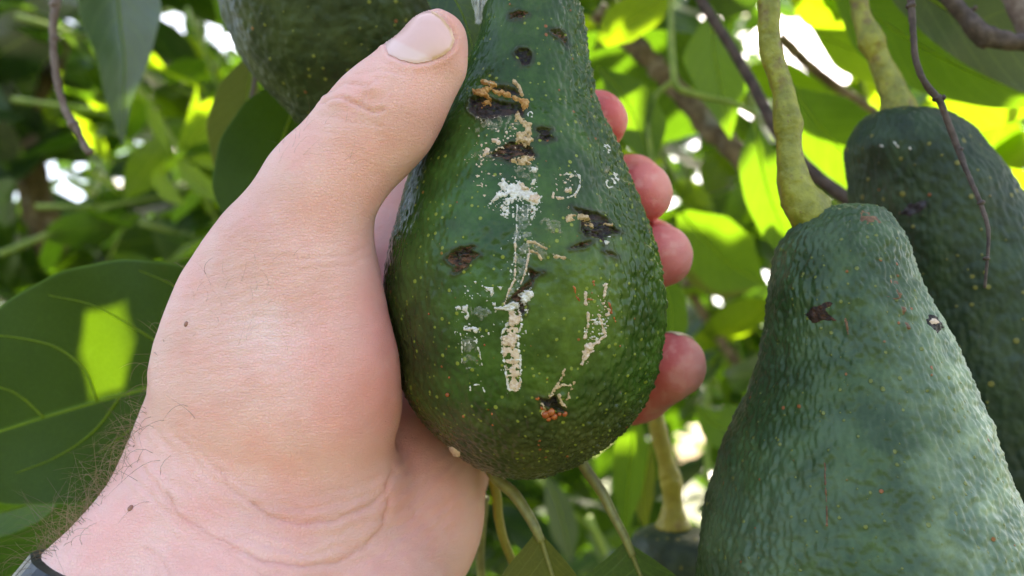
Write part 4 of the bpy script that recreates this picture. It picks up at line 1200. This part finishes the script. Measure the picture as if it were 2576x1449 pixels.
hero_leaf('dark green leaf edge curling at the bottom left corner below the huge leaf', [(190, 1200, .33), (120, 1245, .33), (50, 1275, .33), (-60, 1300, .33), (-200, 1310, .33)], [0, 50, 60, 55, 0], [0, 30, 45, 45, 0], M_LEAF_M, cup=0.5, rib=2)
hero_leaf('shaded dark leaf at the bottom left behind the arm hair', [(330, 1180, .36), (220, 1330, .36), (110, 1480, .36), (0, 1620, .36)], [0, 150, 170, 0], [0, 170, 190, 0], M_LEAF_D, cup=0.1, rib=4)
# bottom leaves
hero_leaf('olive leaf with a pale midrib hanging below the avocado, on a curved stalk', [(1356, 1335, .262), (1372, 1390, .262), (1392, 1455, .262), (1425, 1560, .265), (1460, 1680, .27), (1480, 1800, .275)], [0, 30, 55, 75, 95, 110, 120, 110, 70, 0], [0, 110, 165, 190, 205, 210, 200, 170, 110, 0], M_LEAF_O,
          petiole=[(1225, 1170, .272, 14), (1250, 1205, .270, 15), (1290, 1240, .267, 15), (1322, 1285, .264, 14), (1345, 1325, .262, 13), (1362, 1362, .261, 10)], cup=0.12, rib=6, rmat=M_PET)
hero_leaf('dark green leaf on a long straight stalk at the bottom beside the small far avocado', [(1578, 1362, .265), (1600, 1420, .265), (1630, 1490, .265), (1680, 1600, .268), (1740, 1740, .27)], [0, 45, 80, 110, 120, 110, 70, 0], [0, 190, 260, 290, 290, 240, 150, 0], M_LEAF_D,
          petiole=[(1440, 1120, .275, 14), (1470, 1175, .273, 14), (1510, 1232, .270, 14), (1545, 1300, .267, 12), (1575, 1358, .265, 11), (1592, 1400, .264, 9)], cup=0.05, rib=6, rmat=M_PET)
def stalk(label, pts, mat, name='leaf_stalk', cat='stalk', **kw):
    v, f = ptube(pts, **kw)
    base = P(pts[0][0], pts[0][1], pts[0][2])
    o = add(name, mesh_from(name, v - base, f, mat), None, Vector(base))
    return tag(o, label, cat)
stalk('shiny yellow leaf stalk bending down behind the bottom of the palm', [(1235, 1195, .29, 12), (1248, 1240, .29, 12), (1254, 1300, .29, 12), (1268, 1360, .29, 11), (1288, 1410, .29, 11), (1305, 1470, .29, 11), (1315, 1530, .29, 11)], M_PEDY, sides=14)
stalk('thin olive stalk dropping straight down beside the heel of the palm', [(1220, 1250, .32, 11), (1212, 1330, .32, 11), (1208, 1400, .32, 11), (1214, 1480, .32, 11)], M_PET, sides=12)
# leaves behind the upper left fruit
hero_leaf('dark dull green leaf hanging between the thumb base and the upper left avocado', [(770, 180, .37), (735, 280, .365), (700, 380, .36), (660, 490, .355), (600, 640, .35)], [0, 52, 52, 48, 0], [0, 110, 140, 120, 0], M_LEAF_BIG, cup=0.05, rib=3)
hero_leaf('pale grey green leaf behind the dark leaf left of the upper avocado', [(640, 120, .42), (625, 220, .42), (612, 330, .42), (600, 450, .42), (590, 540, .42)], [0, 28, 35, 25, 0], [0, 70, 90, 60, 0], M_LEAF_O, cup=0.1, rib=2)
hero_leaf('small dark leaf curled between the thumb tip and the avocado neck', [(1060, -110, .285), (1120, -40, .282), (1165, 40, .28), (1200, 170, .28)], [0, 60, 60, 0], [0, 60, 70, 0], M_LEAF_D, cup=0.2, rib=2)
def silk():
    rg = np.random.RandomState(8); V, F_ = [], []; off = 0
    for i in range(170):
        x0 = rg.uniform(1188, 1285); x1 = 1206 + rg.randn() * 5 + (x0 - 1206) * rg.uniform(0.05, 0.4); y1 = rg.uniform(20, 62) - 0.5 * max(0, x1 - 1215)
        pts_ = [(x0, -45, .268 + .004 * rg.randn(), 0), ((x0 + x1) / 2 + 5 * rg.randn(), (y1 - 45) / 2, .268 + .003 * rg.randn(), 0), (x1, y1, .268, 0)]
        a_ = np.array(pts_); v_, f_ = tube(P(a_[:, 0], a_[:, 1], a_[:, 2]), np.array([1, 1, .5]) * 0.00016, sides=3, cap=False, sub=4)
        V.append(v_); F_ += [[q + off for q in w_] for w_ in f_]; off += len(v_)
    v_ = np.concatenate(V); b_ = P(1235, -45, .268)
    tag(add('spider_silk', mesh_from('spider_silk', v_ - b_, F_, simple('white_silk', (0.6, 0.64, 0.66), (0.8, 0.82, 0.84), 300, 0.5)), None, Vector(b_)), 'wisp of white spider silk between the thumb tip and the avocado neck', 'spider silk')
silk()
# drooping bluish leaf at the top left
hero_leaf('drooping blue grey leaf hanging at the top left, out of focus', [(290, -160, .50), (295, -60, .50), (300, 40, .50), (312, 140, .50), (312, 240, .50), (310, 370, .50)], [0, 90, 100, 55, 14, 0], [0, 90, 90, 62, 42, 0], M_LEAF_B, cup=0.5, rib=2)
# right side leaves
R_ = 'leaves over the right hand fruit'
hero_leaf('broad blue green leaf filling the top right corner', [(2150, -160, .36), (2290, -40, .365), (2430, 50, .37), (2600, 120, .375), (2800, 170, .38)], [0, 150, 170, 150, 0], [0, 60, 90, 110, 60], M_LEAF_B, cup=0.15, wave=0.06, rib=4, group=R_)
hero_leaf('long mid green leaf running under the broad blue green one at the top right', [(2080, -60, .42), (2230, 60, .42), (2380, 150, .42), (2530, 215, .42), (2700, 260, .42)], [0, 90, 100, 80, 0], [0, 95, 95, 60, 0], M_LEAF_M, cup=0.1, rib=4, group=R_)
hero_leaf('sunlit yellow green leaf at the top between the two right stalks', [(1960, -70, .60), (2060, 10, .60), (2170, 40, .60), (2300, 60, .60)], [0, 70, 60, 0], [0, 60, 50, 0], M_LEAF_Y, cup=0.1, rib=2, group=R_)
hero_leaf('bright leaf crossing behind the far right fruit stalk', [(2040, 70, .55), (2130, 120, .55), (2230, 160, .55), (2330, 180, .55)], [0, 50, 55, 0], [0, 55, 60, 0], M_LEAF_Y, cup=0.05, rib=2, group=R_)
hero_leaf('mid green leaf between the two right stalks, just above the pale fruit', [(1990, 215, .50), (2040, 290, .50), (2110, 370, .50), (2190, 440, .50), (2280, 500, .50)], [0, 90, 110, 80, 0], [0, 70, 85, 70, 0], M_LEAF_M, cup=0.1, rib=3, group=R_)
hero_leaf('bright yellow green leaf above the far right fruit shoulder', [(2290, 290, .52), (2370, 260, .52), (2450, 240, .52), (2560, 245, .52), (2660, 260, .52)], [0, 45, 55, 40, 0], [0, 75, 90, 60, 0], M_LEAF_Y, cup=0.1, rib=2, group=R_)
hero_leaf('yellow leaf low behind the right edge of the far right fruit', [(2520, 420, .6), (2570, 480, .6), (2640, 560, .6)], [0, 80, 0], [0, 60, 0], M_LEAF_Y, rib=2, group=R_)
hero_leaf('narrow mid green leaf behind the curved stalk of the pale right avocado', [(1895, 300, .48), (1910, 390, .48), (1935, 490, .48), (1975, 600, .48), (1990, 680, .48)], [0, 45, 55, 30, 0], [0, 55, 60, 50, 0], M_LEAF_M, cup=0.1, rib=3, group=R_)
hero_leaf('upright pointed green leaf at the top right of the avocado neck', [(1490, 130, .58), (1560, 70, .58), (1640, 20, .58), (1700, -60, .58)], [0, 60, 50, 0], [0, 45, 40, 0], M_LEAF_Y, cup=0.05, rib=2, group=R_)
hero_leaf('green leaf hanging point down between the lichen branch and the dark twig', [(1790, 20, .55), (1795, 120, .55), (1815, 230, .55), (1838, 350, .55)], [0, 70, 55, 0], [0, 80, 50, 0], M_LEAF_M, cup=0.15, rib=3, group=R_)
hero_leaf('bright green leaf just right of the index fingertip', [(1505, 170, .52), (1560, 230, .52), (1610, 330, .52), (1640, 430, .52)], [0, 60, 70, 0], [0, 50, 50, 0], M_LEAF_M, cup=0.05, rib=3, group=R_)
hero_leaf('large dim green leaf right of the ring fingertip', [(1700, 520, .60), (1760, 590, .60), (1830, 660, .60), (1930, 720, .60)], [0, 80, 90, 0], [0, 70, 80, 0], M_LEAF_M, cup=0.1, rib=3, group=R_)
hero_leaf('yellowing leaf with a brown blotch between the fingers and the pale avocado', [(1680, 620, .66), (1760, 660, .66), (1850, 690, .66), (1930, 710, .66)], [0, 40, 30, 0], [0, 60, 70, 0], M_LEAF_O, cup=0.1, rib=2, group=R_)
hero_leaf('mid green leaf showing between the ring and little fingers', [(1650, 680, .44), (1680, 740, .44), (1690, 820, .44), (1685, 900, .44)], [0, 40, 40, 0], [0, 38, 40, 0], M_LEAF_M, cup=0.05, rib=2, group=R_)
hero_leaf('olive green leaf right of the little fingertip', [(1750, 1020, .60), (1800, 1070, .60), (1880, 1080, .60), (1960, 1060, .60)], [0, 60, 60, 0], [0, 50, 55, 0], M_LEAF_M, cup=0.05, rib=2, group=R_)
hero_leaf('long green leaf hanging straight down left of the yellow stalk', [(1600, 1010, .46), (1590, 1110, .46), (1580, 1220, .46), (1572, 1350, .46)], [0, 42, 36, 0], [0, 44, 38, 0], M_LEAF_M, cup=0.1, rib=3, group=R_)
hero_leaf('pale yellow green leaf beside the yellow stalk', [(1640, 1100, .48), (1625, 1180, .48), (1618, 1260, .48), (1625, 1340, .48)], [0, 26, 26, 0], [0, 24, 26, 0], M_LEAF_O, cup=0.1, rib=2, group=R_)
hero_leaf('blue grey leaf hanging out of focus below the avocado', [(1370, 1190, .7), (1400, 1260, .7), (1420, 1330, .7), (1435, 1420, .7)], [0, 34, 34, 0], [0, 34, 36, 0], M_LEAF_B, cup=0.2, rib=1.5, group=R_)
hero_leaf('round bright yellow green leaf glowing in the sun left of the upper avocado', [(468, 372, .75), (500, 330, .75), (545, 285, .75), (596, 248, .75)], [0, 42, 40, 0], [0, 40, 42, 0], M_LEAF_Y, cup=0.02, rib=1.2, group='leaves on the left shoot')
for q, (mid, w, lab) in enumerate([
        ([(440, 400, .75), (470, 430, .75), (510, 470, .75), (548, 510, .75)], 24, 'lower sunlit leaf of the young shoot left of the thumb base'),
        ([(440, 395, .76), (470, 330, .76), (490, 270, .76), (495, 210, .76)], 12, 'narrow upright leaf of the young shoot'),
        ([(430, 390, .77), (405, 340, .77), (385, 290, .77), (365, 240, .77)], 16, 'narrow leaf of the young shoot leaning left'),
        ([(470, 400, .78), (520, 405, .78), (570, 415, .78), (600, 400, .78)], 17, 'leaf of the young shoot pointing right'),
        ([(420, 400, .74), (400, 440, .74), (420, 480, .74), (470, 520, .74)], 20, 'lowest yellowish leaf of the young shoot')]):
    hero_leaf(lab, mid, [0, w, w, 0], [0, w, w, 0], M_LEAF_Y, cup=0.1, rib=1.2, group='leaves on the left shoot')

# ------------------------------------------------------------------ branches and twigs
def branch(label, pts, mat, rough=0.15, seed=0, nodes=(), name='branch', cat='branch', sides=14):
    v, f = ptube(pts, sides=sides, rough=rough, seed=seed, sub=8)
    base = P(*pts[0][:3])
    if not nodes:
        o = add(name, mesh_from(name, v - base, f, mat), None, Vector(base))
        return tag(o, label, cat)
    o = thing(name, base, label, cat)
    part('wood', o, v, f, mat)
    for (x, y, d, r) in nodes:
        v, f = ball(loc(x, y, d), r * K * d, 10, 7, (1.0, 0.8, 1.0))
        v = v + (fbm(v * 900, 2, 3) * 0.0004)[:, None]
        part('bud_scar', o, to_world(v), f, mat)
    return o
branch('lumpy brown branch flecked with pale lichen, slanting down behind the fingertips', [(1500, 30, .62, 26), (1575, 95, .62, 28), (1650, 165, .61, 26), (1760, 290, .60, 26), (1830, 360, .59, 32), (1880, 410, .58, 30), (1935, 465, .57, 26), (2010, 560, .56, 26)], M_BARK, 0.35, 3)
branch('smooth dark purple brown twig slanting from the top to the far right fruit', [(1730, -60, .42, 12), (1775, 20, .42, 13), (1830, 105, .42, 13), (1900, 225, .42, 14), (1955, 330, .42, 15), (2040, 430, .42, 17), (2160, 520, .42, 19), (2300, 600, .42, 19)], M_TWIG, 0.06, 5)
branch('thick dark bent branch at the top right corner', [(2340, -60, .33, 18), (2390, 0, .33, 20), (2440, 55, .33, 22), (2478, 92, .33, 26), (2530, 102, .33, 22), (2640, 110, .33, 22)], M_TWIG, 0.20, 7, nodes=[(2485, 112, .33, 12), (2450, 22, .33, 8), (2478, 116, .33, 9)])
branch('grey brown branch passing through the top right corner', [(2520, -60, .34, 26), (2560, 20, .34, 27), (2600, 100, .34, 28)], M_TWIGG, 0.12, 9)
branch('thin dark twig hanging down in front of the far right avocado', [(2286, -50, .262, 9), (2292, 10, .262, 9), (2298, 90, .262, 8), (2304, 150, .262, 8), (2322, 200, .262, 8), (2345, 232, .262, 9), (2362, 252, .262, 9), (2382, 300, .262, 8), (2410, 375, .261, 8), (2440, 450, .258, 6), (2468, 515, .255, 6), (2486, 580, .253, 5), (2484, 650, .252, 4), (2477, 725, .252, 3.5)],
       M_TWIG, 0.16, 11, nodes=[(2292, 14, .262, 12), (2358, 248, .262, 12), (2373, 246, .262, 8), (2412, 378, .261, 9), (2466, 512, .255, 8), (2482, 650, .252, 8)], name='twig', cat='twig')
branch('bare grey brown twig hanging at the far left with a broken tip', [(146, -50, .36, 9), (140, 10, .36, 11), (133, 70, .36, 9), (137, 150, .36, 9), (150, 230, .36, 9), (168, 285, .36, 9), (185, 312, .36, 11), (203, 345, .36, 8), (214, 368, .36, 9), (226, 388, .36, 8)],
       M_TWIGG, 0.2, 13, nodes=[(138, 12, .36, 14), (137, 95, .36, 11), (184, 312, .36, 15), (214, 365, .36, 10), (227, 380, .36, 9)], name='twig', cat='twig')
branch('thin brown twig hanging left of the upper avocado', [(643, 190, .40, 5), (636, 230, .40, 5), (628, 275, .40, 5), (620, 318, .40, 6)], M_TWIG, 0.1, 15, name='twig', cat='twig', sides=8)
branch('slim green shoot rising to the top above the fingertips', [(1690, -60, .5, 7), (1688, 60, .5, 8), (1692, 150, .5, 9), (1705, 220, .5, 9), (1760, 240, .5, 8), (1850, 262, .5, 7), (1905, 290, .5, 7)], M_GREEN, 0.05, 17, name='green_shoot', cat='shoot')
branch('curved green shoot looping below the slim one', [(1700, 200, .52, 7), (1650, 240, .52, 7), (1632, 310, .52, 7), (1640, 400, .52, 7), (1650, 470, .52, 7)], M_GREEN, 0.05, 19, name='green_shoot', cat='shoot')
branch('grey brown branch slanting among the leaves between the two right stalks', [(1960, 90, .66, 14), (2030, 160, .66, 14), (2100, 215, .66, 13), (2180, 270, .66, 13), (2250, 320, .66, 13)], M_BARK, 0.15, 21)
branch('dim brown branch low behind the fingertips and pale avocado', [(1720, 700, .9, 12), (1770, 790, .9, 12), (1830, 880, .9, 13), (1900, 980, .9, 13), (1960, 1060, .9, 13)], M_BARK, 0.15, 23)
branch('pale trunk out of focus at the left edge', [(150, 640, 1.6, 48), (95, 520, 1.6, 40), (80, 400, 1.6, 34), (110, 280, 1.6, 28), (150, 100, 1.6, 24)], M_BARK, 0.1, 25)

S_ = np.array(SUNV)
PATCH = [P(238, 742, .312), P(328, 738, .313), P(350, 850, .313), P(325, 975, .313), P(232, 1005, .311), P(210, 870, .311)]
pc = np.mean(PATCH, axis=0)
# shafts kept clear of leaves so the sun reaches chosen spots: (point, radius, share of leaves missing)
BEAMS = [(pc, 0.16, 1.0)] + [(np.array(P(x, y, d)), rad, sh) for x, y, d, rad, sh in ((2140, 20, .60, .12, 1), (2180, 150, .55, .12, 1), (2430, 240, .52, .12, 1), (2110, 400, .50, .07, .95), (1560, 60, .58, .12, 1), (1570, 230, .52, .07, .9),
         (530, 310, .75, .09, 1.0), (480, 450, .75, .06, .9), (1700, 560, .62, .06, .9), (2250, 60, .42, .04, .8), (2560, 480, .6, .07, .9), (1800, 300, .55, .04, .8))]
_br = random.Random(5)
def beam_clear(q, extra=0.0):
    for b_, rad, sh in BEAMS:
        w_ = q - b_
        if w_ @ S_ > 0.02 and np.linalg.norm(np.cross(w_, S_)) < rad + extra and _br.random() < sh: return False
    return True
# ------------------------------------------------------------------ leafy branches behind (each leaf a part) and the far mass
def small_leaf(seed):
    r = random.Random(seed)
    nv, nu = 9, 2
    L, Wd = 1.0, 0.20 + 0.05 * r.random(); bend = r.uniform(-0.25, 0.35); cup = r.uniform(0.1, 0.4)
    V, UV = [], []
    for i in range(nv):
        t = i / (nv - 1); w = Wd * math.sin(math.pi * t ** 0.85) ** 0.8 if 0 < t < 1 else 0.004
        for j in range(-nu, nu + 1):
            u = j / nu
            V.append((u * w, t * L, bend * t * t * 0.6 + cup * abs(u) * w + 0.02 * math.sin(9 * t + u * 2 + seed)))
            UV.append(((u + 1) / 2, t))
    return np.array(V), grid_faces(nv, 2 * nu + 1), np.array(UV)
PROTO = [small_leaf(s) for s in range(6)]
LEAF_ME = {}
for mi, mt in enumerate((M_LEAF_D, M_LEAF_M, M_LEAF_Y, M_LEAF_B)):
    for s in range(6):
        LEAF_ME[(mi, s)] = mesh_from('leaf', PROTO[s][0], PROTO[s][1], mt, uv=PROTO[s][2])

def leafy_branch(label, px, py, d, dirn, n_, size, mats, seed, length=0.35):
    r = random.Random(seed)
    p = np.array(P(px, py, d)); dirn = np.array(dirn, float); dirn /= np.linalg.norm(dirn)
    o = thing('leafy_branch', p, label, 'branch', 'leafy branches in the background')
    pts = [p]
    for i in range(5):
        dirn = dirn + np.array([r.gauss(0, .12), r.gauss(0, .12), r.gauss(0, .12) - 0.05]); dirn /= np.linalg.norm(dirn)
        pts.append(pts[-1] + dirn * length / 5)
    pts = np.array(pts)
    v, f = tube(pts, np.linspace(0.0035, 0.0015, 6), sides=7, sub=3)
    part('twig', o, v, f, M_GREEN)
    for i in range(n_):
        t = (0.12 + 0.88 * (i + r.random() * .6) / n_) * 5
        k = min(4, int(t)); q = pts[k] + (pts[k + 1] - pts[k]) * min(1, t - k)
        az = i * 2.4 + r.gauss(0, .4)
        dr = Vector((math.cos(az), math.sin(az), r.uniform(-0.9, 0.35))).normalized()
        dr = (dr + Vector(dirn) * 0.4).normalized()
        s = size * r.uniform(0.7, 1.15)
        if not beam_clear(q + np.array(dr) * s * 0.5, 0.02): continue
        rot = dr.to_track_quat('Y', 'Z').to_matrix().to_4x4() @ Matrix.Rotation(r.uniform(-1.2, 1.2), 4, 'Y')
        c = bpy.data.objects.new('leaf', LEAF_ME[(r.choice(mats), r.randrange(6))])
        COL.objects.link(c); c.parent = o
        c.matrix_local = Matrix.Translation(Vector(q - p)) @ rot @ Matrix.Scale(s, 4)
    return o

BR = [
    # label, px, py, d, direction, leaves, size, mats, length
    ('blurred leafy branch in the top left corner', 40, 40, .95, (1, .3, -.2), 13, .085, (0, 0, 1, 3), .35),
    ('blurred leafy branch below the top left corner', 30, 250, 1.0, (1, .2, -.3), 13, .085, (0, 1, 2), .35),
    ('blurred sunlit branch beside the drooping blue grey leaf', 260, 60, .9, (.4, .3, -1), 14, .085, (1, 2, 2), .35),
    ('blurred branch between the drooping leaf and the upper avocado', 470, 20, 1.05, (.3, .4, -1), 14, .085, (0, 1, 2, 3), .4),
    ('blurred branch left of the upper avocado', 560, 130, 1.2, (-.5, .2, -.6), 12, .085, (0, 0, 1), .35),
    ('blurred branch above the huge left leaf', 90, 520, 1.0, (1, .4, .1), 14, .09, (0, 1, 2), .4),
    ('blurred branch between the huge left leaf and the wrist side of the thumb', 350, 560, 1.1, (.6, .3, -.3), 13, .09, (0, 0, 1, 3), .35),
    ('blurred branch at the left edge above the huge leaf', 0, 640, .9, (.7, .4, .5), 10, .085, (0, 1, 2), .3),
    ('leafy branch at the top right of the avocado neck', 1520, -30, .85, (.5, .3, -.6), 13, .10, (1, 1, 2), .35),
    ('leafy branch under the lichen branch', 1600, 230, .95, (.5, .3, -.8), 13, .10, (1, 2, 3), .4),
    ('leafy branch between the lichen branch and the dark twig', 1800, 60, .9, (.3, .3, -.8), 13, .10, (1, 1, 2), .4),
    ('leafy branch behind the stalk of the pale right avocado', 1900, 300, .85, (.1, .4, -1), 12, .11, (0, 1, 2), .4),
    ('leafy branch between the two right stalks', 2080, 40, .9, (.6, .3, -.5), 12, .11, (1, 1, 2), .4),
    ('leafy branch above the far right avocado', 2400, 200, .9, (.7, .2, -.2), 12, .12, (1, 2), .35),
    ('leafy branch right of the middle and ring fingertips', 1720, 420, .95, (.4, .3, -.8), 13, .11, (1, 1, 0, 3), .4),
    ('leafy branch right of the little fingertip', 1780, 720, 1.0, (.2, .3, -1), 13, .10, (0, 1, 2), .4),
    ('leafy branch left of the pale avocado lower flank', 1780, 960, .9, (-.1, .3, -1), 12, .10, (0, 1, 3), .4),
    ('leafy branch below the avocado behind the stalks', 1350, 1200, 1.0, (.5, .3, -.4), 13, .09, (0, 0, 1, 3), .35),
    ('leafy branch in the gap left of the small far avocado', 1480, 1300, .8, (.3, .3, -.6), 12, .08, (0, 1, 1, 3), .3),
]
for k_, (lab, x, y, d, dr, n_, sz, mats, ln) in enumerate(BR):
    leafy_branch(lab, x, y, d, dr, n_, sz, mats, 100 + k_, ln)

def leaf_mass(name, label, cat, spots, mat_w, seed, holes=()):
    """many leaves in one mesh, for masses nobody could count; spots: list of (point, size)"""
    r = random.Random(seed)
    V, FF, UV, MI = [], [], [], []; off = 0
    for (p, s) in spots:
        a = Vector((r.gauss(0, 1), r.gauss(0, 1), r.gauss(0, .6) - 0.5)).normalized()
        rot = np.array((a.to_track_quat('Y', 'Z').to_matrix() @ Matrix.Rotation(r.uniform(-1.6, 1.6), 3, 'Y')))
        pv, pf, pu = PROTO[r.randrange(6)]
        if len(holes):
            w_ = pv @ rot.T * s + p; cx_, cy_ = proj(to_cam(w_)); hh = np.array(holes)
            if (np.hypot(cx_[:, None] - hh[:, 0], cy_[:, None] - hh[:, 1]) < hh[:, 2]).any(): continue
        V.append(pv @ rot.T * s + p); FF.append(pf + off); UV.append(pu); off += len(pv)
        MI.append(np.full(len(pf), r.choices(range(len(mat_w)), [w for _, w in mat_w])[0]))
    me = mesh_from(name, np.concatenate(V), np.concatenate(FF), None, uv=np.concatenate(UV))
    for m_, _ in mat_w: me.materials.append(m_)
    me.polygons.foreach_set('material_index', np.concatenate(MI).astype(np.int32))
    return tag(add(name, me), label, cat, kind='stuff')

# places where the sky or bright distance breaks through: picture x, y, radius
HOLES = [(2530, 350, 75), (2060, 140, 60), (2150, 200, 45), (2000, 95, 35), (1960, 130, 26), (2585, 250, 40), (1725, 1130, 20), (1728, 1215, 14), (118, 430, 14), (155, 575, 10), (40, 500, 6), (1650, 240, 14), (380, 250, 8), (1700, 810, 8), (90, 360, 4), (520, 60, 6)]
_hr = random.Random(12)
HOLES += [(_hr.uniform(0, 1150), _hr.uniform(20, 1000), _hr.choice((6, 8, 10, 12))) for _ in range(75)]
HOLES += [(_hr.uniform(1480, 2570), _hr.uniform(10, 1350), _hr.choice((9, 11, 15))) for _ in range(45)]
r = random.Random(77)
spots = []
for i in range(13500):
    d = 1.4 + 6.6 * r.random() ** 1.1
    x = r.uniform(-500, 3100) if i % 5 else r.uniform(-300, 1150); y = r.uniform(-500, 1900)
    sz = (0.15 + 0.09 * r.random())
    g = max(0, (x - 1500) / 1100) * max(0, (600 - y) / 600)
    q = np.array([x / 260, y / 260, d * .7])
    if fbm(q[None], 2, 5)[0] < -1.08 + 1.15 * g: continue
    q = P(x, y, d)
    if not beam_clear(q, 0.04): continue
    spots.append((q, sz))
leaf_mass('distant_foliage', 'out of focus mass of avocado leaves filling the background', 'foliage', spots, [(M_LEAF_D, 7), (M_LEAF_M, 1.5), (M_LEAF_Y, .8), (M_LEAF_F, 6)], 3, HOLES)
# unseen leaves added overhead to shade fruit and hand, with one framed sun gap
TB = 0.42
ux_ = np.cross([0, 0, 1.0], S_); ux_ /= np.linalg.norm(ux_); uy_ = np.cross(S_, ux_)
def to_plane(q):
    q = np.asarray(q) - pc; return np.array([q @ ux_, q @ uy_])
PL = np.array([to_plane(q) for q in PATCH])
spots = []
for i in range(2300):
    t = r.uniform(0.45, 1.5)
    c0 = np.array([-0.04, 0.30, 1.58]) + S_ * t
    off = np.array([r.gauss(0, .20), r.gauss(0, .17), r.gauss(0, .16)])
    q = c0 + off
    cc = to_cam(q); ppx, ppy = proj(cc)
    if cc[2] < 0 and ppy > -250 and -300 < ppx < 2900: continue
    if np.hypot(*(to_plane(q))) < 0.13: continue
    if not beam_clear(q): continue
    spots.append((q, 0.13 + 0.05 * r.random()))
leaf_mass('added_shade_foliage', 'unseen leaves added above the picture to shade the fruit and hand', 'foliage', spots, [(M_LEAF_D, 3), (M_LEAF_M, 2)], 9)
def blocker_leaf(a, b, lab, w=0.042, ext=0.075):
    """an added blocker leaf whose long edge runs along a-b (plane coordinates), lying on the outer side"""
    a, b = np.array(a), np.array(b); m = (a + b) / 2; dr = (b - a) / np.linalg.norm(b - a)
    out = np.array([dr[1], -dr[0]])
    if out @ (m - PL.mean(0)) < 0: out = -out
    L = np.linalg.norm(b - a) + 2 * ext
    V = []; UV = []
    for i in range(11):
        t = i / 10; w_ = w * (math.sin(math.pi * t) ** 0.35 if 0 < t < 1 else 0.02)
        for u in (-1, -.5, 0, .5, 1):
            q = m + dr * (t - 0.5) * L + out * (w * 0.97 + u * w_)
            V.append(pc + S_ * (TB + 0.01 * math.cos(t * 5)) + ux_ * q[0] + uy_ * q[1]); UV.append(((u + 1) / 2, t))
    o = thing('leaf', V[2], lab, 'leaf', 'unseen leaves added to shape the sun gap')
    part('blade', o, np.array(V), grid_faces(11, 5), M_LEAF_D, uv=np.array(UV))
for a_, wd in enumerate(('top', 'upper right', 'lower right', 'bottom', 'lower left', 'upper left')):  # added blockers that cut the sun patch on the big left leaf
    blocker_leaf(PL[a_], PL[(a_ + 1) % 6], 'unseen blocker leaf added against the ' + wd + ' edge of the sun gap')
for (ox, oy, wd) in ((-.11, 0, 'left'), (.11, 0, 'right'), (0, .11, 'top'), (0, -.11, 'bottom'), (-.1, .1, 'top left'), (.1, .1, 'top right'), (-.1, -.1, 'bottom left'), (.1, -.1, 'bottom right')):  # more added blockers, keeping sun off around the gap
    c_ = np.array([ox, oy]) + PL.mean(0)
    blocker_leaf(c_ + np.array([-.02, 0]), c_ + np.array([.02, .01]), 'unseen blocker leaf added further out at the ' + wd + ' of the sun gap', w=0.05)
